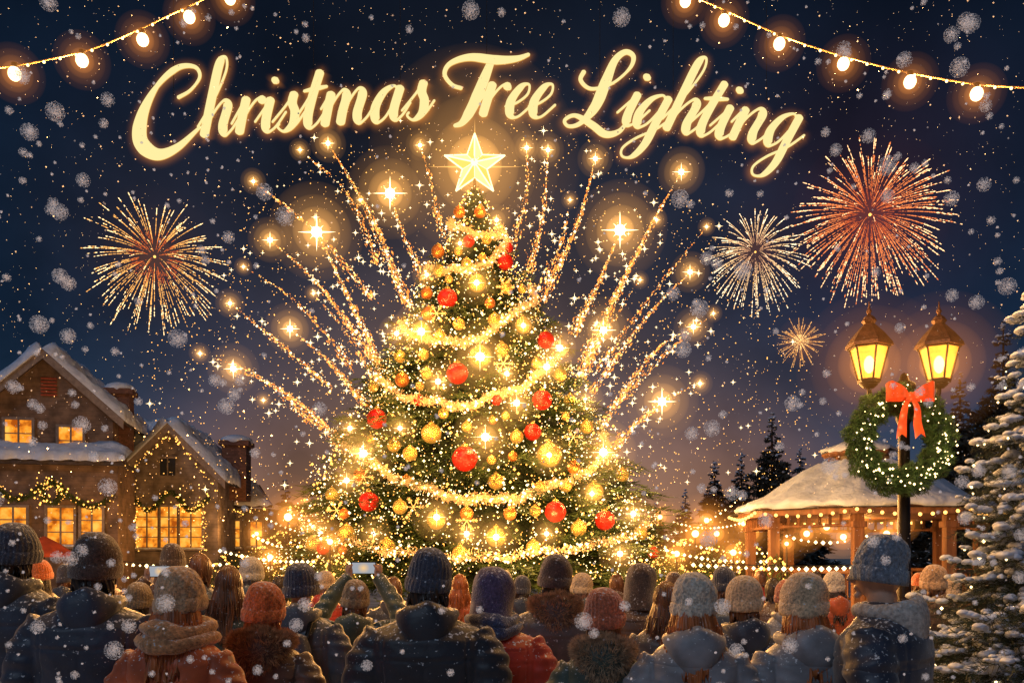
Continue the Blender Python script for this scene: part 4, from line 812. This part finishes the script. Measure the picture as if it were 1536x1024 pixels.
def hoodf(th,ph):
    bk=max(0,-math.sin(th)); r=.030+.020*bk**1.5; cx=.112*math.cos(th)*(1+.12*bk); cy=-.01+.10*math.sin(th)-.03*bk; cz=1.505-.055*bk**2
    rr=r*(1+.05*math.sin(5*th+ph)+.03*math.sin(9*th+ph*2)); drop=1+1.5*bk**2.5
    return (cx+math.cos(th)*rr*math.cos(ph),cy+math.sin(th)*rr*math.cos(ph),cz+rr*math.sin(ph)*drop)
def scarff(k):
    def f(th,ph):
        r=.040+.006*math.sin(3*th+k); rr=r*(1+.12*math.sin(2*th+ph*3+k)+.06*math.sin(9*th+ph)); return (math.cos(th)*(.098+.012*k+rr*math.cos(ph)),-.005+math.sin(th)*(.10+.012*k+rr*math.cos(ph)),1.535-.05*k+.012*math.sin(2*th+k)+rr*math.sin(ph))
    return f
def scarf_mesh():
    a=ringmesh(scarff(0)); b=ringmesh(scarff(1)); a.add(b.v,b.f,0,True); return a.mesh('scarf')
def fur_mesh():
    k=6500; th=rng.uniform(0,2*math.pi,k); ph=rng.uniform(-1.0,2.8,k); P=np.array([hoodf(a,b) for a,b in zip(th,ph)]); C=np.array([hoodf(a,0) for a in th])*.5+np.array([hoodf(a,math.pi) for a in th])*.5
    d=P-C; d/=np.linalg.norm(d,axis=1)[:,None]; d+=rng.normal(size=d.shape)*.35; V,Q=dashes(P+d*.012,d,rng.uniform(.014,.034,k),rng.uniform(.001,.002,k)); return fast('fur_trim',V,Q)
def hair_mesh(long=True,seed=0):
    n=180; R=[]; zs=np.linspace(1.68,1.31 if long else 1.545,22)
    q=np.random.default_rng(seed); ph=q.uniform(0,6,5)
    for i,z in enumerate(zs):
        u=i/21; ring=[]; gg=min(1,u*3)
        for j in range(n):
            a=2*math.pi*j/n; g=gg*(.003*math.cos(44*a+3*math.sin(u*4+ph[0])+ph[1])+.006*math.sin(5*a+u*5+ph[2])+.003*math.sin(17*a-u*7+ph[3]))
            rx=.082+.045*math.sin(min(1,u*1.3)*1.57)*(1 if long else .1)-(.03*max(0,u-.6) if long else 0)+g; ry=.094+.012*u+g; y=math.sin(a)*ry-.004-.075*u*(1 if long else 0)
            if y>.02: y=.02+(y-.02)*.25
            ring.append((rx*math.cos(a),y,z+ (u**3)*.03*math.sin(7*a+ph[4])+(u**4)*.02*math.sin(31*a)))
        R.append(ring)
    mb=MB().rings(R)
    k=200 if long else 0
    for i in range(k):
        a=q.uniform(math.pi*.95,math.pi*2.05); z0=q.uniform(1.42,1.58); L_=q.uniform(.08,.2); p=Vector((.118*math.cos(a),.105*math.sin(a)-.04,z0)); o=Vector((math.cos(a)*.012+q.normal()*.012,math.sin(a)*.02-.01,-L_)); mb.tube([p,p+o*.5+Vector((q.normal()*.006,q.normal()*.006,0)),p+o],[.003,.0025,.0006],4)
    return mb.mesh('hair')
def hair_cap():
    mb=MB(); R=[]
    for i in range(1,20):
        t_=math.pi*.60*i/19; ring=[]
        for j in range(150):
            a=2*math.pi*j/150; g=1+.03*math.cos(30*a+2*math.sin(i*.5))+.02*math.sin(9*a+i*.3); ring.append((.092*math.sin(t_)*math.cos(a)*g,.0+.115*math.sin(t_)*math.sin(a)*g,1.655+.145*math.cos(t_)))
        R.append(ring)
    return mb.rings(R).mesh('hair_crown')
BODY={p:body(p) for p in ('down','up')}
for b_ in BODY.values(): b_.materials.append(mat('skin',(.55,.32,.22),.5,var=.1,vs=20))
C_={'m':coat('down',1.08,seed=1),'mp':coat('pocket',1.17,seed=2),'f':coat('down',1.0,True,True,seed=3),'fp':coat('pocket',1.02,True,True,seed=6),'up':coat('up',1.04,seed=4)}
HATS={k:revolve_hat(k) for k in ('rib','cable','bobble','hood')}; HATS['crown']=hair_cap()
for k in HATS: HATS[k].name='hat_'+k
HOOD=ringmesh(hoodf,84,16).mesh('hood'); SCARF=scarf_mesh(); FUR=fur_mesh(); HL=[hair_mesh(True,1),hair_mesh(True,2)]; HS=hair_mesh(False,3)
tm=MB(); bo=MB()
tm.rings([ell(0,0,z,rx,ry) for z,rx,ry in ((.78,.17,.12),(.9,.18,.13),(1.0,.16,.12))])
for s in (-1,1):
    tm.tube([(s*.09,0,.88),(s*.1,.01,.68),(s*.1,.01,.48),(s*.1,-.01,.28),(s*.1,-.02,.12)],[.11,.1,.078,.074,.07],16)
    bo.tube([(s*.1,-.02,.3),(s*.1,-.02,.16),(s*.1,-.02,.06)],[.075,.062,.058],14); bo.tube([(s*.1,-.07,.05),(s*.105,.05,.055),(s*.11,.15,.045),(s*.11,.22,.035)],[.05,.056,.05,.03],14)
TRO=remesh(tm,.016,3); BOO=remesh(bo,.012,2); TRO.materials.append(mat('dark_denim',(.02,.025,.04),.85,bump=.3,bs=120)); BOO.materials.append(mat('dark_leather',(.03,.02,.015),.5,bump=.3,bs=60))
_wm={}
def withmat(me,m):
    k=(me.name,m.name)
    if k not in _wm: c=me.copy(); c.materials.clear(); c.materials.append(m); _wm[k]=c
    return _wm[k]
def cloth(nm,col,quilt=0,snow=.85,rough=.5): return mat('cloth_'+nm,col,rough,var=.25,vs=9,bump=.4,bs=26,snow=snow,quilt=quilt,sheen=.3,bd=.008)
def knit(nm,col): return mat('knit_'+nm,col,.95,var=.4,vs=70,bump=1,bs=120,snow=.9,sheen=.7,bd=.009)
def hairm(nm,col): return mat('hair_'+nm,col,.38,var=.5,vs=30,bump=.5,bs=60,stretch=(1,1,.12),snow=.5,bd=.006)
def person(px,ty,d,ct,coatm,hat,hatm,label,extra=(),rz=0,hood=None,hair=None,hairlong=0,grp='crowd watching the tree',wide=1.0,hs=1.0):
    zt=lz(ty,d); s=zt/1.828; x=lx(px,d)
    b=BODY['up' if ct=='up' else 'down']; o=ob('person',b,(),None,(x,d,0),math.radians(rz)); o.scale=(s*wide,s*wide,s); top(o,label,'person',grp)
    ob('coat',withmat(C_[ct],coatm),(),o); ob('trousers',TRO,(),o); ob('boots',BOO,(),o)
    if hat:
        h=ob({'hood':'hood','crown':'hair'}.get(hat,'hat'),withmat(HATS[hat],hatm),(),o); v=hs*(1+(((px*13)%7)-3)*.012); tl=(((px*7)%5)-2)*.03
        if hat!='hood': h.scale=(v/wide,v/wide,1); h.rotation_euler=(0,tl,0); h.location=(-1.68*math.sin(tl),0,1.68*(1-math.cos(tl)))
    if hood is not None: ob('hood',withmat(HOOD,hood),(),o)
    if hair is not None: ob('hair',withmat(HL[hairlong-1] if hairlong else HS,hair),(),o)
    for k,m_ in extra:
        if k=='scarf': q=ob('scarf',withmat(SCARF,m_),(),o); q.scale=(1.12,1.3,1)
        if k=='fur': q=ob('fur_trim',withmat(FUR,m_),(),o); q.scale=(1.05,1.05,1)
    return o
navy=cloth('navy',(.03,.045,.08),0); navyq=cloth('navy_quilt',(.03,.04,.07),2.2); black=cloth('black',(.022,.028,.042)); rust=cloth('rust',(.50,.10,.03)); brown=cloth('brown',(.12,.065,.045),2.5); red=cloth('red',(.50,.045,.025),1.6); grey=cloth('grey',(.26,.26,.29),1.8); dgrey=cloth('dark_grey',(.09,.085,.09)); green=cloth('green',(.055,.085,.07)); slate=cloth('slate',(.06,.085,.12)); fleece=mat('pale_fleece',(.55,.50,.46),.95,var=.3,vs=60,bump=.9,bs=90,snow=1,bd=.008)
k_navy=knit('navy',(.05,.06,.10)); k_dark=knit('dark',(.09,.055,.045)); k_beige=knit('beige',(.62,.38,.21)); k_orange=knit('orange',(.8,.17,.03)); k_cream=knit('cream',(.68,.50,.32)); k_white=knit('white',(.68,.60,.5)); k_rust=knit('rust',(.55,.14,.06)); k_blue=knit('blue_grey',(.17,.21,.28)); k_olive=knit('olive',(.32,.22,.12)); k_purple=knit('purple',(.09,.07,.17))
aub=hairm('auburn',(.42,.12,.03)); brn=hairm('brown',(.17,.07,.03)); dkh=hairm('dark',(.04,.025,.018))
furm=mat('fur_brown',(.38,.23,.13),.9,var=.5,vs=40); furg=mat('fur_tan',(.44,.31,.20),.9,var=.5,vs=40); scf=knit('tan_scarf',(.55,.27,.12)); scb=knit('blue_scarf',(.04,.07,.18))
person(22,783,4.9,'m',navy,'rib',k_navy,'person in navy coat and dark knit beanie',hood=navy,rz=-8,hair=dkh)
person(142,797,4.2,'mp',navy,'bobble',k_dark,'person in navy coat with hood down and dark knit hat',hood=navy,rz=6,hair=dkh)
person(268,848,3.85,'f',rust,'cable',k_beige,'person in rust coat with tan scarf and beige knit hat',(('scarf',scf),),rz=-5,hair=aub,hairlong=1,wide=1.06)
person(394,871,4.3,'fp',brown,'cable',k_orange,'person in brown fur trimmed parka and orange knit hat',(('fur',furm),),rz=4,hood=brown,hair=aub,wide=1.05)
pe=person(450,843,5.3,'m',slate,'rib',k_navy,'person in slate jacket wearing a small backpack',rz=-4,hood=slate)
F_=person(532,868,6.0,'up',green,'cable',k_olive,'person raising both hands to film with a phone',rz=-2,hood=green,hair=brn)
person(642,820,4.2,'mp',black,'rib',k_navy,'person in black padded jacket and charcoal ribbed beanie',hood=black,rz=0,hair=dkh,wide=1.06)
person(738,852,4.65,'mp',red,'hood',k_purple,'person in red quilted coat with purple hood up and blue scarf',(('scarf',scb),),rz=5)
person(832,830,5.5,'mp',dgrey,'bobble',k_dark,'person in dark grey parka with fur hood and black hat',(('fur',furm),),rz=3,hood=dgrey,hair=dkh)
person(905,880,4.15,'f',green,'rib',k_rust,'person in green fur trimmed coat and rust knit hat',(('fur',furg),),rz=-6,hood=green,hair=brn)
person(960,846,6.6,'m',brown,'hood',k_dark,'person in brown coat with hood raised',rz=10)
person(1000,864,5.3,'fp',dgrey,'crown',brn,'bareheaded person with long brown hair in dark coat',rz=-14,hair=brn,hairlong=2)
person(1040,857,3.95,'f',grey,'cable',k_white,'person in grey quilted coat with white knit hat and auburn hair',rz=-7,hood=grey,hair=aub,hairlong=2,wide=1.06)
person(1115,862,4.9,'m',navy,'rib',k_cream,'person in dark coat and tan ribbed beanie',rz=6,hood=navy,hair=brn)
person(1205,857,4.0,'fp',grey,'bobble',k_cream,'person in grey coat with cream knit hat and long hair',rz=9,hood=grey,hair=aub,hairlong=1,wide=1.05)
person(1322,800,3.8,'mp',navyq,'cable',k_blue,'person in navy quilted jacket with pale fleece hood and blue hat',rz=52,hood=fleece,hs=.94)
person(343,840,5.7,'f',green,'crown',brn,'bareheaded person with long brown snow dusted hair',rz=5,hair=brn,hairlong=2)
for i,(a) in enumerate(((300,823,7.2,'m',navy,'crown',brn),(258,814,8.2,'m',brown,'rib',k_dark),(376,834,7.6,'fp',slate,'rib',k_white),(1085,848,7.2,'m',slate,'rib',k_navy),(1250,856,8.2,'f',rust,'cable',k_white),(1400,846,7.2,'m',brown,'cable',k_beige),(60,838,8.5,'f',brown,'rib',k_orange),(100,845,9.5,'m',navy,'bobble',k_navy),(590,860,8.5,'m',dgrey,'crown',brn),(690,856,8.8,'f',rust,'crown',aub),(782,862,9,'m',navy,'rib',k_navy),(872,858,8,'f',slate,'cable',k_cream),(1160,862,8.5,'m',brown,'crown',dkh),(1180,868,7,'f',grey,'rib',k_rust),(1225,852,10,'m',navy,'crown',dkh),(1425,864,8.6,'f',red,'cable',k_cream),(925,856,10,'m',brown,'crown',brn),(487,855,9,'f',red,'rib',k_cream),(420,858,8,'m',dgrey,'crown',dkh),(1378,858,12,'m',navy,'rib',k_rust),(160,846,12,'m',brown,'rib',k_orange),(1140,852,12,'m',red,'crown',brn),(232,858,11,'m',rust,'rib',k_cream),(1010,858,11,'m',navy,'hood',k_dark),(755,855,12,'m',dgrey,'hood',k_dark))):
    hn={k_dark:'dark knit hat',k_white:'white knit hat',k_navy:'navy knit hat',k_cream:'cream knit hat',k_beige:'beige knit hat',k_olive:'olive knit hat',k_rust:'rust knit hat',k_orange:'orange knit hat',brn:'brown hair',dkh:'dark hair',aub:'auburn hair'}[a[6]]
    if a[5]=='hood': hn='dark hood raised'
    cn=[k for k,v in dict(navy=navy,brown=brown,slate=slate,rust=rust,red=red,grey=grey,dark_grey=dgrey,green=green).items() if v==a[4]][0].replace('_',' ')
    person(a[0],a[1],a[2],a[3],a[4],a[5],a[6],'person in %s coat with %s facing the tree'%(cn,hn),rz=random.uniform(-14,14),hood=a[4] if i%3 else None,hair=(a[6] if a[5]=='crown' else (brn if i%2 else dkh)),hairlong=1 if a[3][0]=='f' else 0)
V_=person(207,872,6.4,'up',brown,'rib',k_olive,'person raising both hands to photograph with a phone',rz=-8,hood=brown,hair=dkh)
m=D.materials.new('phone_screen'); m.use_nodes=True; t=m.node_tree; t.nodes.clear(); m.cycles.emission_sampling='NONE'
tc=nd(t,'ShaderNodeTexCoord'); mp=nd(t,'ShaderNodeMapping'); mp.inputs['Scale'].default_value=(22,1,26); gr=nd(t,'ShaderNodeTexGradient',gradient_type='SPHERICAL'); t.links.new(tc.outputs['Object'],mp.inputs[0]); t.links.new(mp.outputs[0],gr.inputs[0])
c=nd(t,'ShaderNodeValToRGB'); c.color_ramp.elements[0].color=(.36,.38,.42,1); c.color_ramp.elements[1].color=(.95,.6,.25,1); t.links.new(gr.outputs[0],c.inputs[0]); e_=nd(t,'ShaderNodeEmission'); t.links.new(c.outputs[0],e_.inputs[0]); e_.inputs[1].default_value=1.0; o_=nd(t,'ShaderNodeOutputMaterial'); t.links.new(e_.outputs[0],o_.inputs[0]); M_scr=m
phm=MB().box((0,0,0),(.185,.009,.088)).mesh('phone'); phm.materials.append(M_dark)
scr=MB().box((0,-.0055,0),(.166,.002,.076)).mesh('screen'); scr.materials.append(M_scr)
for pr in (F_,V_):
    p=pr.matrix_basis@Vector((0,.345,1.91)); o=ob('phone',phm,(),None,(p[0],p[1],p[2]),pr.rotation_euler[2]); top(o,'black phone held sideways with lit screen','phone','phones held up'); ob('screen',scr,(),o)
bp=MB(); bp.rings([ell(0,-.235,z,rx,ry,28,3.5) for z,rx,ry in ((1.0,.10,.05),(1.02,.135,.075),(1.15,.145,.09),(1.3,.135,.08),(1.38,.11,.06),(1.4,.06,.03))]); bp.rings([ell(0,-.325,z,rx,ry,24,3.5) for z,rx,ry in ((1.03,.09,.02),(1.05,.11,.035),(1.17,.11,.035),(1.19,.09,.02))])
b=ob('backpack',remesh(bp,.01,2),(cloth('pack',(.05,.06,.09),0),),None,pe.location,pe.rotation_euler[2]); b.scale=pe.scale; top(b,'navy backpack worn over a slate jacket','backpack')
sm_=MB()
for q in (-1,1): sm_.tube([(q*.1,-.2,1.36),(q*.115,-.15,1.455),(q*.12,-.02,1.475),(q*.125,.12,1.4),(q*.13,.165,1.25)],.018,8,flat=.5)
ob('strap',sm_,(M_dark,),b)
# ---------------------------------------------------------------- falling snow
def flakem(nm,alpha,es):  # emission stands in for lamp light falling on the flakes
    m=D.materials.new(nm); m.use_nodes=True; b=m.node_tree.nodes['Principled BSDF']; b.inputs['Base Color'].default_value=(.85,.85,.9,1); b.inputs['Alpha'].default_value=alpha; b.inputs['Roughness'].default_value=.8; b.inputs['Emission Color'].default_value=(.78,.68,.66,1); b.inputs['Emission Strength'].default_value=es; m.cycles.emission_sampling='NONE'; return m
P=[];S=[]
for i in range(1000):
    px=random.uniform(-60,1600); py=random.uniform(-20,1040); d=random.uniform(1.3,3.4)
    edge=abs(px-740)/768
    if random.random()>.24+.8*edge: continue
    rp=random.choice([2.4,2.8,3.2,3.8,4.5,5.5,6.5,8,10,13,17])*random.uniform(.85,1.15)
    if 190<px<1220 and 60<py<280: rp=min(rp,3)
    if 480<px<1000 and 250<py<850: rp=min(rp,5)
    c=W(px,py,d); r=rp*d/F; k=int(34+rp*rp*2.6)
    q=rng.normal(size=(k,3)); ln=np.linalg.norm(q,axis=1)[:,None]; q=q/ln*np.minimum(ln,2.0); P.append(np.array(c)+q*r*.36); S.append(rng.uniform(.7,1.1,k)*d/F*.62)
P1=np.concatenate(P);S1=np.concatenate(S)
n_=len(P1); a=rng.normal(size=(n_,3)); a/=np.linalg.norm(a,axis=1)[:,None]; a[:,1]*=.3; b=np.stack([-a[:,2],a[:,1],a[:,0]],1)
V1=np.stack([P1+a*S1[:,None]*1.3,P1+b*S1[:,None]*1.3,P1-a*S1[:,None]*1.3,P1-b*S1[:,None]*1.3],1).reshape(-1,3); Q1=np.arange(n_*4).reshape(-1,4)
k=6500; P2=[W(rng.uniform(-100,1640),rng.uniform(-50,900),dd) for dd in rng.uniform(3,16,k)]; S2=np.array([p[1]*rng.choice([.45,.6,.9,1.6],p=[.44,.3,.18,.08])/F for p in P2])
V,Q=octas(np.array(P2),S2)
so_=emp('falling_snow',(0,0,0)); top(so_,'soft white snowflakes falling through the air','snow',stuff=True)
ob('snow_clump',fast('snow_clump',V1,Q1),(flakem('snow_clump_ice',.42,.26),),so_)['kind']='stuff'
ob('snow_grain',fast('snow_grain',V,Q),(flakem('snow_grain_ice',1,.10),),so_)['kind']='stuff'
